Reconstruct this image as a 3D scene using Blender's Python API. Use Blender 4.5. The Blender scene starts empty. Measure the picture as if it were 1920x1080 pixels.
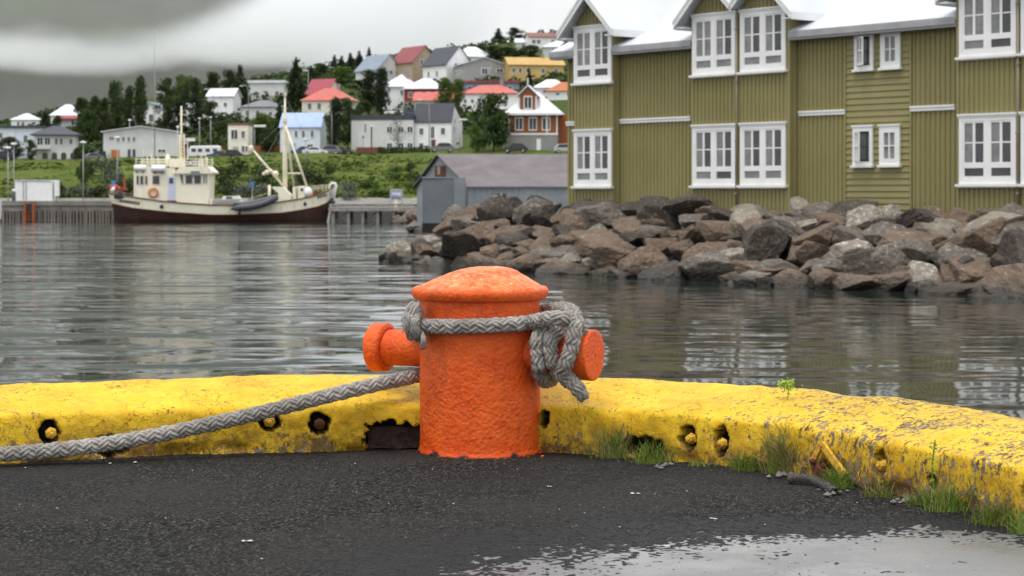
import bpy, bmesh, math, random
import numpy as np
from mathutils import Vector, Matrix, noise as mn

R = math.radians
random.seed(7); rng = np.random.default_rng(7)
SC = bpy.context.scene
COL = SC.collection

# ---------------------------------------------------------------- camera, sky, sun, exposure
F = 3600.0; CX = 960.0; HY = 366.0; CAMZ = 0.97; WZ = -1.4       # focal length in px of the 1920 px frame, horizon row, eye height, water level
cam = bpy.data.cameras.new('camera'); camo = bpy.data.objects.new('camera', cam); COL.objects.link(camo)
camo.location = (0, 0, CAMZ); camo.rotation_euler = (R(90), 0, 0)
cam.sensor_width = 36; cam.lens = F / 1920 * 36; cam.shift_y = -(540 - HY) / 1920
cam.clip_start = 0.1; cam.clip_end = 20000
cam.dof.use_dof = True; cam.dof.focus_distance = 7.08; cam.dof.aperture_fstop = 8.0; cam.dof.aperture_blades = 7
SC.camera = camo

world = bpy.data.worlds.new("World"); SC.world = world; world.use_nodes = True
wt = world.node_tree; wt.nodes.clear()
SUN_EL, SUN_ROT = R(70), R(212)
sky = wt.nodes.new('ShaderNodeTexSky'); sky.sky_type = 'NISHITA'; sky.sun_disc = False
sky.sun_elevation = SUN_EL; sky.sun_rotation = SUN_ROT; sky.dust_density = 3
tc = wt.nodes.new('ShaderNodeTexCoord'); sep = wt.nodes.new('ShaderNodeSeparateXYZ'); wt.links.new(tc.outputs['Generated'], sep.inputs[0])
wr = wt.nodes.new('ShaderNodeValToRGB'); wt.links.new(sep.outputs['Z'], wr.inputs[0])     # overcast: pale at the horizon, brighter cloud higher up
el = wr.color_ramp.elements
el[0].position = 0.0; el[0].color = (0.94, 0.94, 0.95, 1); el[1].position = 1.0; el[1].color = (1.75, 1.78, 1.84, 1)
for p, c in ((0.105, (0.97, 0.97, 0.98, 1)), (0.145, (1.50, 1.52, 1.56, 1)), (0.25, (1.45, 1.48, 1.54, 1)), (0.38, (1.0, 1.03, 1.08, 1)), (0.6, (1.2, 1.23, 1.28, 1))):
    e = el.new(p); e.color = c
wn = wt.nodes.new('ShaderNodeTexNoise'); wn.inputs['Scale'].default_value = 3.0; wn.inputs['Detail'].default_value = 5
mp = wt.nodes.new('ShaderNodeMapping'); mp.inputs['Scale'].default_value = (1, 1, 3.0)
wt.links.new(tc.outputs['Generated'], mp.inputs[0]); wt.links.new(mp.outputs[0], wn.inputs['Vector'])
wm = wt.nodes.new('ShaderNodeMapRange'); wm.inputs[3].default_value = 8.6; wm.inputs[4].default_value = 10.2; wm.inputs[1].default_value = .3; wm.inputs[2].default_value = .7
wt.links.new(wn.outputs['Fac'], wm.inputs[0])
ws = wt.nodes.new('ShaderNodeVectorMath'); ws.operation = 'SCALE'; wt.links.new(wr.outputs[0], ws.inputs[0]); wt.links.new(wm.outputs[0], ws.inputs['Scale'])
wx = wt.nodes.new('ShaderNodeMix'); wx.data_type = 'RGBA'; wx.inputs['Factor'].default_value = 0.93
wt.links.new(sky.outputs[0], wx.inputs['A']); wt.links.new(ws.outputs[0], wx.inputs['B'])
wb = wt.nodes.new('ShaderNodeBackground'); wb.inputs['Strength'].default_value = 0.098
wo = wt.nodes.new('ShaderNodeOutputWorld')
wt.links.new(wx.outputs['Result'], wb.inputs[0]); wt.links.new(wb.outputs[0], wo.inputs[0])

sl = bpy.data.lights.new('sun', 'SUN'); sl.energy = 1.5; sl.angle = R(22); sl.color = (1, 0.96, 0.9)
so = bpy.data.objects.new('sun', sl); COL.objects.link(so)
sd = Vector((math.sin(SUN_ROT) * math.cos(SUN_EL), math.cos(SUN_ROT) * math.cos(SUN_EL), math.sin(SUN_EL)))
so.rotation_euler = sd.to_track_quat('Z', 'Y').to_euler(); so.location = (0, 0, 60)

SC.view_settings.view_transform = 'Standard'; SC.view_settings.look = 'None'; SC.view_settings.exposure = 0.2; SC.view_settings.gamma = 1
SC.render.engine = 'CYCLES'
cy = SC.cycles
cy.use_denoising = True; cy.use_adaptive_sampling = True; cy.adaptive_threshold = 0.012
cy.max_bounces = 28; cy.diffuse_bounces = 3; cy.glossy_bounces = 4; cy.volume_bounces = 26; cy.transparent_max_bounces = 8
cy.caustics_reflective = False; cy.caustics_refractive = False; cy.sample_clamp_indirect = 6
cy.volume_step_rate = 2.0; cy.volume_max_steps = 64

# ---------------------------------------------------------------- helpers
def P(px, py, D):
    """the point D metres away that the photo shows at (px, py)"""
    return Vector(((px - CX) / F * D, D, CAMZ - (py - HY) / F * D))
def G(px, py, z=0.0):
    """the point of the level z that the photo shows at (px, py)"""
    D = (CAMZ - z) * F / (py - HY)
    return Vector(((px - CX) / F * D, D, z))

def tag(o, label=None, cat=None, group=None, kind=None):
    if label: o['label'] = label
    if cat: o['category'] = cat
    if group: o['group'] = group
    if kind: o['kind'] = kind
    return o
def empty(name, loc=(0, 0, 0), rz=0.0):
    o = bpy.data.objects.new(name, None); COL.objects.link(o); o.location = loc; o.rotation_euler = (0, 0, rz); o.empty_display_size = .2
    return o
def link(name, me, parent=None, loc=None, rz=0):
    o = bpy.data.objects.new(name, me); COL.objects.link(o)
    if parent: o.parent = parent
    if loc is not None: o.location = loc
    if rz: o.rotation_euler = (0, 0, rz)
    return o

def np_mesh(name, V, Fc, mats, smooth=True, midx=None):
    me = bpy.data.meshes.new(name)
    V = np.asarray(V, np.float32)
    Fc = np.asarray(Fc, np.int32)
    n, k = Fc.shape
    me.vertices.add(len(V)); me.vertices.foreach_set('co', V.ravel())
    me.loops.add(n * k); me.loops.foreach_set('vertex_index', Fc.ravel())
    me.polygons.add(n); me.polygons.foreach_set('loop_start', np.arange(0, n * k, k, dtype=np.int32))
    if smooth: me.polygons.foreach_set('use_smooth', np.ones(n, bool))
    for m in (mats if isinstance(mats, (list, tuple)) else [mats]): me.materials.append(m)
    if midx is not None: me.polygons.foreach_set('material_index', np.asarray(midx, np.int32))
    me.update(calc_edges=True); me.validate()
    return me
def grid_faces(nu, nv):
    i = np.arange((nu - 1) * (nv - 1)); a = (i // (nv - 1)) * nv + i % (nv - 1)
    return np.stack([a, a + nv, a + nv + 1, a + 1], 1)

class MB:
    """collects boxes, prisms and tubes; build() links them as one mesh object"""
    def __init__(s): s.v = []; s.f = []; s.m = []; s.cur = 0; s.sm = []
    def add(s, vs, fs, smooth=False):
        b = len(s.v); s.v += [tuple(p) for p in vs]
        for f in fs: s.f.append([b + i for i in f]); s.m.append(s.cur); s.sm.append(smooth)
        return s
    def box(s, x0, x1, y0, y1, z0, z1):
        return s.add([(x0,y0,z0),(x1,y0,z0),(x1,y1,z0),(x0,y1,z0),(x0,y0,z1),(x1,y0,z1),(x1,y1,z1),(x0,y1,z1)],
              [(0,3,2,1),(4,5,6,7),(0,1,5,4),(1,2,6,5),(2,3,7,6),(3,0,4,7)])
    def bar(s, a, b, w, h=None, up=(0, 0, 1)):
        a = Vector(a); b = Vector(b); h = h or w; t = (b - a).normalized(); u = Vector(up)
        if abs(t.dot(u)) > .95: u = Vector((0, 1, 0))
        x = t.cross(u).normalized() * w / 2; y = x.cross(t).normalized() * h / 2
        return s.add([a-x-y, a+x-y, a+x+y, a-x+y, b-x-y, b+x-y, b+x+y, b-x+y], [(0,1,2,3),(7,6,5,4),(0,4,5,1),(1,5,6,2),(2,6,7,3),(3,7,4,0)])
    def tube(s, pts, r, n=8, caps=True):
        pts = [Vector(p) for p in pts]; m = len(pts); r = r if isinstance(r, (list, tuple)) else [r] * m
        vs = []; u = None
        for i, p in enumerate(pts):
            t = (pts[min(i+1, m-1)] - pts[max(i-1, 0)]).normalized()
            if u is None: u = t.orthogonal().normalized()
            u = (u - t * u.dot(t)).normalized(); w = t.cross(u)
            for k in range(n): vs.append(p + (u * math.cos(2*math.pi*k/n) + w * math.sin(2*math.pi*k/n)) * r[i])
        fs = [(i*n+k, i*n+(k+1) % n, (i+1)*n+(k+1) % n, (i+1)*n+k) for i in range(m-1) for k in range(n)]
        if caps: fs += [tuple(range(n-1, -1, -1)), tuple(range((m-1)*n, m*n))]
        return s.add(vs, fs, True)
    def prism(s, poly, a, b):
        """poly: points in 3D, extruded by the vector b-a"""
        d = Vector(b) - Vector(a); n = len(poly); p = [Vector(q) + Vector(a) for q in poly]
        return s.add(p + [q + d for q in p], [tuple(range(n-1, -1, -1)), tuple(range(n, 2*n))] + [(i, (i+1) % n, n+(i+1) % n, n+i) for i in range(n)])
    def lathe(s, prof, n=24, c=(0, 0, 0), axis=None):
        q = Vector((0, 0, 1)).rotation_difference(Vector(axis)) if axis else None; vs = []
        for r, z in prof:
            for k in range(n):
                p = Vector((r*math.cos(2*math.pi*k/n), r*math.sin(2*math.pi*k/n), z))
                vs.append(Vector(c) + (q @ p if q else p))
        m = len(prof)
        return s.add(vs, [(i*n+k, i*n+(k+1) % n, (i+1)*n+(k+1) % n, (i+1)*n+k) for i in range(m-1) for k in range(n)]
              + [tuple(range(n-1, -1, -1)), tuple(range((m-1)*n, m*n))], True)
    def mesh(s, name, mats):
        me = bpy.data.meshes.new(name); me.from_pydata(s.v, [], s.f)
        for m in (mats if isinstance(mats, (list, tuple)) else [mats]): me.materials.append(m)
        me.polygons.foreach_set('material_index', s.m); me.polygons.foreach_set('use_smooth', s.sm)
        bm = bmesh.new(); bm.from_mesh(me); bmesh.ops.recalc_face_normals(bm, faces=bm.faces); bm.to_mesh(me); bm.free()
        return me
    def build(s, name, mats, parent=None, bevel=0):
        o = link(name, s.mesh(name, mats), parent)
        if bevel:
            b = o.modifiers.new('bevel', 'BEVEL'); b.width = bevel; b.segments = 2; b.limit_method = 'ANGLE'
        return o

def smooth_path(pts, ds):
    pts = [Vector(p) for p in pts]; out = []
    for i in range(len(pts) - 1):
        p0 = pts[max(i-1, 0)]; p1 = pts[i]; p2 = pts[i+1]; p3 = pts[min(i+2, len(pts)-1)]
        n = max(2, int((p2-p1).length / ds * 2))
        for k in range(n):
            t = k / n
            out.append(.5 * ((2*p1) + (p2-p0)*t + (2*p0-5*p1+4*p2-p3)*t*t + (3*p1-p0-3*p2+p3)*t**3))
    out.append(pts[-1])
    res = [out[0]]; acc = 0
    for a, b in zip(out, out[1:]):
        L = (b - a).length
        while L > 0 and acc + L >= ds:
            k = (ds - acc) / L; a = a.lerp(b, k); res.append(a.copy()); L = (b - a).length; acc = 0
        acc += L
    return res

# ---------------------------------------------------------------- materials
class NT:
    def __init__(s, name):
        s.m = bpy.data.materials.new(name); s.m.use_nodes = True; s.t = s.m.node_tree; s.b = s.t.nodes['Principled BSDF']; s.tc = None
    def n(s, typ, **k):
        x = s.t.nodes.new('ShaderNode' + typ)
        for a, v in k.items(): setattr(x, a, v)
        return x
    def l(s, a, b): s.t.links.new(a, b)
    def co(s, which='Object'):
        if not s.tc: s.tc = s.n('TexCoord')
        return s.tc.outputs[which]
    def map(s, scale=(1, 1, 1), which='Object'):
        m = s.n('Mapping'); m.inputs['Scale'].default_value = scale; s.l(s.co(which), m.inputs[0]); return m.outputs[0]
    def noise(s, scale, detail=4, rough=.55, vec=None, out='Fac', dist=0):
        x = s.n('TexNoise'); x.inputs['Scale'].default_value = scale; x.inputs['Detail'].default_value = detail; x.inputs['Roughness'].default_value = rough; x.inputs['Distortion'].default_value = dist
        s.l(vec if vec is not None else s.co(), x.inputs['Vector']); return x.outputs[out]
    def ramp(s, fac, stops):
        r = s.n('ValToRGB'); s.l(fac, r.inputs[0]); e = r.color_ramp.elements
        while len(e) < len(stops): e.new(.5)
        for x, (p, c) in zip(e, stops):
            x.position = p; x.color = (c, c, c, 1) if isinstance(c, (int, float)) else (*c, 1)
        return r.outputs[0]
    def rng(s, v, a, b, c=0, d=1):
        r = s.n('MapRange'); s.l(v, r.inputs[0])
        for i, x in enumerate((a, b, c, d)): r.inputs[i+1].default_value = x
        return r.outputs[0]
    def mix(s, fac, a, b, mode='MIX'):
        x = s.n('Mix', data_type='RGBA', blend_type=mode)
        for v, k in ((fac, 'Factor'), (a, 'A'), (b, 'B')):
            i = x.inputs[k]
            if isinstance(v, (int, float)):
                i.default_value = v if k == 'Factor' else (v, v, v, 1)
            elif isinstance(v, tuple): i.default_value = (*v, 1)
            else: s.l(v, i)
        return x.outputs['Result']
    def math(s, op, a, b=0.0, c=None):
        x = s.n('Math', operation=op)
        for i, v in enumerate((a, b, c)):
            if v is None: continue
            if isinstance(v, (int, float)): x.inputs[i].default_value = v
            else: s.l(v, x.inputs[i])
        return x.outputs[0]
    def bump(s, h, strength=.3, dist=.01, prev=None):
        x = s.n('Bump'); x.inputs['Strength'].default_value = strength; x.inputs['Distance'].default_value = dist; s.l(h, x.inputs['Height'])
        if prev is not None: s.l(prev, x.inputs['Normal'])
        return x.outputs[0]
    def set(s, **k):
        for a, v in k.items():
            i = s.b.inputs[{'col': 'Base Color', 'rough': 'Roughness', 'metal': 'Metallic', 'spec': 'Specular IOR Level', 'normal': 'Normal', 'ior': 'IOR', 'coat': 'Coat Weight'}[a]]
            if isinstance(v, (int, float)): i.default_value = v
            elif isinstance(v, tuple): i.default_value = (*v, 1)
            else: s.l(v, i)
        return s.m
def plain(name, col, col2=None, scale=2.0, rough=.6, bump=0, bscale=None, metal=0, spec=.4, vary=0.0, dist=.01, runs=None):
    """a weathered colour: two tones mixed by noise, optional bump, optional variation from object to object"""
    n = NT(name); c2 = col2 or tuple(x * .78 for x in col)
    f = n.noise(scale, 5, .6); f = n.rng(f, .32, .68)
    c = n.mix(f, c2, col)
    if runs: c = n.mix(n.rng(n.noise(runs[1], 6, .75, n.map((1, 1, .10))), .54, .72, 0, runs[2]), c, runs[0])      # rust and dirt running down
    if vary:
        oi = n.n('ObjectInfo'); h = n.n('HueSaturation'); n.l(c, h.inputs['Color']); n.l(n.rng(oi.outputs['Random'], 0, 1, 1 - vary, 1 + vary), h.inputs['Value']); c = h.outputs[0]
    n.set(col=c, rough=rough, metal=metal, spec=spec)
    if bump: n.set(normal=n.bump(n.noise(bscale or scale * 6, 6, .6), bump, dist))
    return n.m

def mat_asphalt():
    n = NT('asphalt'); big = n.noise(1.3, 4, .6); fine = n.noise(260, 2, .5); mid = n.noise(60, 4, .7)
    vor = n.n('TexVoronoi'); vor.inputs['Scale'].default_value = 150; n.l(n.co(), vor.inputs['Vector'])
    stone = n.ramp(vor.outputs['Color'], [(0, (.005, .005, .005)), (.45, (.011, .0106, .010)), (.66, (.042, .0395, .036)), (.84, (.10, .093, .082)), (1, (.17, .158, .14))])
    dry = n.mix(n.rng(big, .42, .60, .0, .6), stone, (.048, .044, .038))
    c = n.mix(n.rng(mid, .35, .65, .0, .65), dry, (.011, .011, .011))
    spk = n.noise(95, 1, .5); c = n.mix(n.rng(spk, .80, .82), c, (.26, .25, .23))
    at = n.n('Attribute', attribute_name='damp'); c = n.mix(at.outputs['Fac'], c, n.mix(.8, c, (.012, .012, .013)))
    r = n.mix(at.outputs['Fac'], n.rng(fine, .3, .7, .75, .95), n.rng(fine, .3, .7, .45, .62))
    n.set(col=c, rough=r, spec=.13, normal=n.bump(vor.outputs['Distance'], 1.0, .006, n.bump(fine, .5, .002)))
    return n.m
def mat_kerb():
    n = NT('chipped_yellow_paint'); c0 = n.noise(7, 6, .65); c1 = n.noise(34, 6, .7); c2 = n.noise(120, 4, .6)
    wear = n.n('Attribute', attribute_name='wear').outputs['Fac']; bare_and_shade = n.n('Attribute', attribute_name='bare_and_shade').outputs['Fac']; dirt = n.n('Attribute', attribute_name='dirt').outputs['Fac']
    yel = n.mix(n.rng(c0, .3, .7), (.62, .350, .003), (.86, .565, .022))
    yel = n.mix(n.rng(c1, .56, .8, 0, .5), yel, (.86, .70, .15))                                   # chalky bleached patches
    yel = n.mix(n.rng(n.noise(3.2, 5, .7), .52, .68, 0, .5), yel, (.52, .31, .010))                  # ingrained grime
    conc = n.mix(n.rng(c2, .3, .7), (.13, .095, .08), (.40, .35, .31))
    v = n.n('TexVoronoi', feature='DISTANCE_TO_EDGE'); v.inputs['Scale'].default_value = 21
    mv = n.n('VectorMath', operation='MULTIPLY_ADD'); n.l(n.noise(13, 4, .65, out='Color'), mv.inputs[0]); mv.inputs[1].default_value = (.12, .12, .12); n.l(n.co(), mv.inputs[2]); n.l(mv.outputs[0], v.inputs['Vector'])
    crack = n.math('MULTIPLY', n.math('LESS_THAN', v.outputs['Distance'], .022), n.rng(n.noise(5, 4, .6), .44, .56))
    st = n.map((1.0, 1.0, .55))
    chips = n.math('ADD', n.math('ADD', n.math('MULTIPLY', n.noise(85, 5, .75, st), .40), n.math('MULTIPLY', n.noise(27, 6, .75, st), .38)), n.math('MULTIPLY', n.noise(3.5, 4, .7), .22))
    thr = n.math('ADD', chips, n.math('MULTIPLY', wear, .21))
    chip = n.rng(thr, .600, .612); rim = n.rng(thr, .575, .600)
    under = n.mix(n.rng(n.noise(26, 5, .7), .42, .6), conc, (.085, .05, .035))
    pit = n.rng(n.noise(75, 3, .6), .69, .72)
    col = n.mix(n.math('MULTIPLY', rim, .35), yel, (.40, .22, .02)); col = n.mix(n.math('MULTIPLY', crack, .8), col, (.13, .075, .015)); col = n.mix(chip, col, under); col = n.mix(n.math('MULTIPLY', pit, .7), col, (.16, .09, .03))
    grime = n.math('MULTIPLY', dirt, n.rng(n.noise(16, 6, .75), .36, .58)); col = n.mix(n.math('MULTIPLY', grime, .8), col, (.15, .085, .02))
    rust = n.math('MULTIPLY', dirt, n.rng(n.noise(6, 5, .7), .54, .66)); col = n.mix(n.math('MULTIPLY', rust, .7), col, (.13, .04, .012))
    col = n.mix(bare_and_shade, col, n.mix(n.rng(c1, .4, .65), (.006, .005, .005), (.026, .019, .015)))  # bare concrete in holes and gap, with recess shade painted in as near black
    h = n.math('SUBTRACT', n.math('ADD', n.math('MULTIPLY', c1, .6), n.math('MULTIPLY', c2, .35)), n.math('ADD', n.math('MULTIPLY', chip, .35), n.math('MULTIPLY', crack, .3)))
    n.set(col=col, rough=n.mix(chip, .5, .85), spec=.25, normal=n.bump(h, .7, .012))
    return n.m
def mat_orange():
    n = NT('orange_paint'); a = n.noise(22, 5, .6); b = n.noise(105, 4, .6); big = n.noise(5, 4, .65)
    col = n.mix(n.rng(a, .3, .7), (.58, .055, .004), (.78, .100, .006)); col = n.mix(n.rng(big, .45, .65, 0, .5), col, (.82, .135, .014))
    at = n.n('Attribute', attribute_name='worn').outputs['Fac']
    sv = n.map((1, 1, 2.2)); wn_ = n.noise(15, 7, .78, sv)
    pale = n.math('MULTIPLY', at, n.rng(wn_, .40, .56)); col = n.mix(n.math('MULTIPLY', pale, .75), col, (.84, .29, .10))
    pale2 = n.math('MULTIPLY', at, n.rng(n.noise(40, 6, .75, sv), .54, .62)); col = n.mix(n.math('MULTIPLY', pale2, .8), col, (.80, .50, .33))
    red = n.math('MULTIPLY', at, n.rng(n.noise(24, 6, .75), .57, .63)); col = n.mix(n.math('MULTIPLY', red, .8), col, (.46, .05, .01))
    drk = n.rng(n.noise(42, 6, .78), .60, .68); col = n.mix(n.math('MULTIPLY', drk, .65), col, (.25, .022, .006))                 # pits in the thick paint
    grim = n.math('MULTIPLY', n.rng(n.noise(9, 6, .75, n.map((1, 1, .35))), .55, .70), .45); col = n.mix(grim, col, (.30, .05, .015))   # old runs down the side
    v = n.n('TexVoronoi', feature='SMOOTH_F1'); v.inputs['Scale'].default_value = 74; n.l(n.co(), v.inputs['Vector'])
    foot = n.n('Attribute', attribute_name='bare_and_shade').outputs['Fac']; col = n.mix(foot, col, (.012, .012, .012))
    h = n.math('ADD', n.math('MULTIPLY', b, .7), n.math('MULTIPLY', v.outputs['Distance'], .7))
    n.set(col=col, rough=n.rng(a, .3, .7, .36, .6), spec=.26, normal=n.bump(h, .75, .007, n.bump(a, .3, .010)))
    return n.m
def mat_rope():
    n = NT('weathered_rope'); a = n.noise(30, 4, .6); w = n.noise(420, 3, .6)
    big = n.noise(3.5, 3, .6)
    col = n.mix(n.rng(a, .3, .7), (.17, .155, .138), (.49, .46, .42)); col = n.mix(n.rng(big, .45, .62, 0, .75), col, (.135, .115, .095))
    col = n.mix(n.rng(w, .35, .7, 0, .45), col, (.60, .58, .55))
    n.set(col=col, rough=.9, spec=.15, normal=n.bump(w, .7, .003)); return n.m
def mat_water():
    n = NT('harbour_water'); 
    a = n.noise(.55, 1.0, .4, n.map((.45, 1.0, 1)), dist=.3); b = n.noise(1.5, 1.5, .45, n.map((.5, 1.0, 1)), dist=.3); c = n.noise(.16, 1, .5, n.map((.6, 1, 1)))
    d = n.noise(5.0, 1, .5, n.map((.6, 1.0, 1)))
    calm = n.rng(n.noise(.035, 2, .5), .35, .65, .65, 1.1)
    sp = n.n('SeparateXYZ'); n.l(n.co(), sp.inputs[0]); lee = n.rng(n.math('ADD', sp.outputs['X'], n.math('MULTIPLY', sp.outputs['Y'], -.02)), -3.5, 2.5, 1, .22); calmb = n.math('MULTIPLY', calm, n.rng(lee, .22, 1, .55, 1)); calm = n.math('MULTIPLY', calm, lee)   # ripples die down in the lee of the breakwater
    nb = n.bump(n.math('MULTIPLY', c, calm), 1.0, .34); nb = n.bump(n.math('MULTIPLY', a, calm), 1.0, .18, nb); nb = n.bump(n.math('MULTIPLY', b, calmb), 1.0, .040, nb); nb = n.bump(n.math('MULTIPLY', d, calmb), 1.0, .0008, nb)
    n.set(col=(.022, .030, .026), rough=.04, ior=1.333, spec=.5, normal=nb); return n.m
def mat_cladding():
    n = NT('olive_cladding'); big = n.noise(.35, 5, .65); run = n.noise(3.0, 5, .7, n.map((1, 1, .08))); fine = n.noise(9, 5, .7)
    col = n.mix(n.rng(big, .35, .65), (.235, .206, .088), (.275, .243, .110)); col = n.mix(n.rng(run, .52, .75, 0, .55), col, (.19, .165, .075)); col = n.mix(n.rng(fine, .55, .75, 0, .3), col, (.28, .25, .13))
    n.set(col=col, rough=.6, spec=.25); return n.m
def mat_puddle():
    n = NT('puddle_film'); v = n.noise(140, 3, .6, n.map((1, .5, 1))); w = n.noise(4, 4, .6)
    n.set(col=(.15, .15, .148), rough=n.rng(w, .40, .62, .24, .46), ior=1.45, spec=.6, normal=n.bump(v, .35, .004)); return n.m  # pale base colour stands in for part of the sky's sheen
def mat_rock(name, ca, cb, lich, amount):
    n = NT(name); a = n.noise(1.6, 6, .65); b = n.noise(7, 6, .7); oi = n.n('ObjectInfo')
    col = n.mix(n.rng(a, .3, .7), cb, ca)
    col = n.mix(n.rng(b, .45, .75, 0, .6), col, tuple(x * .45 for x in ca))
    lf = n.math('ADD', n.noise(4.5, 6, .78), n.math('MULTIPLY', oi.outputs['Random'], amount)); col = n.mix(n.rng(lf, .60, .68, 0, .9), col, lich)
    col = n.mix(n.rng(n.noise(12, 5, .75), .60, .66, 0, .7), col, (.45, .42, .36))
    geo = n.n('NewGeometry'); sp = n.n('SeparateXYZ'); n.l(geo.outputs['Position'], sp.inputs[0])
    wet = n.rng(n.math('ADD', sp.outputs['Z'], n.math('MULTIPLY', n.noise(3, 3), .35)), WZ + .30, WZ + .55, 1, 0)       # the tide mark: wet weed-stained stone at the waterline
    col = n.mix(n.math('MULTIPLY', wet, .8), col, (.022, .022, .018))
    n.set(col=col, rough=n.mix(wet, .85, .35), spec=.3, normal=n.bump(b, .6, .06, n.bump(a, .5, .25))); return n.m
def mat_grass_slope():
    n = NT('rough_grass'); a = n.noise(.05, 5, .6); b = n.noise(.32, 6, .7); c = n.noise(2.2, 5, .7)
    col = n.ramp(b, [(.25, (.046, .070, .014)), (.45, (.088, .130, .023)), (.6, (.135, .172, .030)), (.8, (.22, .21, .06))])
    col = n.mix(n.rng(a, .42, .62, 0, .6), col, (.10, .115, .028)); col = n.mix(n.rng(c, .3, .7, 0, .3), col, (.03, .045, .012))
    sp = n.n('SeparateXYZ'); n.l(n.co(), sp.inputs[0]); col = n.mix(n.rng(sp.outputs['Y'], 340, 362, 0, .75), col, (.045, .065, .018))      # rougher, scrubbier ground above the road
    n.set(col=col, rough=.95, spec=.1, normal=n.bump(c, .6, .5)); return n.m
def mat_mountain():
    n = NT('dark_mountainside'); a = n.noise(.012, 7, .68, n.map((1, .35, .35))); b = n.noise(.004, 5, .6)
    col = n.mix(n.rng(a, .35, .65), (.030, .031, .028), (.085, .088, .074)); col = n.mix(n.rng(b, .42, .62, 0, .8), col, (.070, .085, .045))
    n.set(col=col, rough=1, spec=.05); return n.m
def mat_leaf(name, ca, cb):
    n = NT(name); oi = n.n('ObjectInfo'); col = n.mix(n.rng(n.noise(.9, 3, .6), .35, .65), ca, cb)
    h = n.n('HueSaturation'); n.l(col, h.inputs['Color']); n.l(n.rng(oi.outputs['Random'], 0, 1, .75, 1.25), h.inputs['Value']); n.l(n.rng(oi.outputs['Random'], 0, 1, .485, .515), h.inputs['Hue'])
    n.set(col=h.outputs[0], rough=.75, spec=.2); return n.m

M = dict(
 asphalt=mat_asphalt(), kerb=mat_kerb(), orange=mat_orange(), rope=mat_rope(), water=mat_water(), grass=mat_grass_slope(), mountain=mat_mountain(),
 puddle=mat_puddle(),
 quay=plain('old_concrete', (.22, .21, .19), (.10, .095, .085), 3, .9, .5, 20),
 dock=plain('stained_dock_concrete', (.30, .285, .26), (.13, .12, .105), .6, .9, .4, 6, runs=((.07, .06, .045), 1.2, .9)),
 rust=plain('rusty_iron', (.15, .042, .008), (.025, .009, .005), 40, .85, .6, 150, dist=.004),
 bolt=plain('painted_bolt', (.75, .48, .03), (.35, .14, .02), 55, .6, .5, 160, dist=.003),
 timber=plain('tarred_timber', (.055, .026, .018), (.014, .009, .007), 25, .8, .8, 90),
 olive=mat_cladding(),
 white=plain('white_trim', (.80, .80, .78), (.72, .72, .70), 1.5, .5),
 wroof=plain('pale_roof_sheet', (.60, .62, .66), (.50, .52, .56), .35, .4, .15, 3),
 gutter=plain('grey_gutter', (.36, .36, .36), (.28, .28, .28), 2, .5),
 glass=plain('window_glass', (.055, .058, .060), (.022, .024, .026), 1.2, .05, spec=.6),
 curtain=plain('window_with_curtain', (.23, .23, .225), (.14, .14, .14), 4, .08, spec=.6),
 pipe=plain('brown_downpipe', (.27, .23, .15), (.22, .19, .12), 3, .5),
)
# ================================================================ the quay in front
KP = [(-3.6, 6.30), (-2.7, 6.66), (-1.856, 6.955), (-1.12, 7.20), (-.364, 7.305), (.12, 7.235), (.40, 7.12), (.657, 6.96), (.994, 6.63), (1.26, 6.14), (1.50, 5.61), (1.9, 4.7), (2.35, 3.7)]
DS = 0.0075
kpath = smooth_path([(x, y, 0) for x, y in KP], DS)
kxy = np.array([(p.x, p.y) for p in kpath]); kt = np.gradient(kxy, axis=0); kt /= np.linalg.norm(kt, axis=1)[:, None]
for _ in range(30): kt[1:-1] = (kt[:-2] + kt[1:-1] + kt[2:]) / 3
kn = np.stack([-kt[:, 1], kt[:, 0]], 1)
prof = smooth_path([(-.004, 0, -.06), (0, 0, .0), (.004, 0, .08), (.008, 0, .150), (.013, 0, .166), (.026, 0, .177), (.06, 0, .187), (.12, 0, .203), (.2, 0, .222), (.32, 0, .243), (.40, 0, .246), (.445, 0, .232), (.468, 0, .19), (.475, 0, .10), (.475, 0, -.10)], DS)
pu = np.array([p.x for p in prof]); pz = np.array([p.z for p in prof])
pn = np.gradient(np.stack([pu, pz], 1), axis=0); pn = np.stack([-pn[:, 1], pn[:, 0]], 1); pn /= np.linalg.norm(pn, axis=1)[:, None]   # outward normal of the profile (u,z)
nu, nv = len(kxy), len(pu)
def kerb_s(px):
    return int(np.argmin(np.abs(CX + F * kxy[:, 0] / kxy[:, 1] - px) + (kxy[:, 1] < 3.9) * 1e6))
def kerb_at(px, py):
    i = kerb_s(px); return i, CAMZ - (py - HY) / F * kxy[i, 1]
HOLES = [(93, 812, .030, .042), (507, 792, .032, .030), (600, 795, .033, .038), (1290, 821, .030, .040), (1347, 828, .024, .050), (1648, 871, .026, .042), (1018, 786, .016, .034), (210, 838, .05, .035), (1205, 838, .07, .035), (1745, 905, .02, .02), (1917, 925, .014, .03)]
V = np.zeros((nu, nv, 3), np.float32); wear = np.zeros((nu, nv), np.float32); bare_and_shade = np.zeros((nu, nv), np.float32); dirt = np.zeros((nu, nv), np.float32)
ss = np.arange(nu) * DS
pxs = CX + F * kxy[:, 0] / np.maximum(kxy[:, 1], .1)
hol = []
for (a, b, r1, r2) in HOLES:
    i, z = kerb_at(a, b); hol.append((ss[i], z, r1, r2, i))
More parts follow.
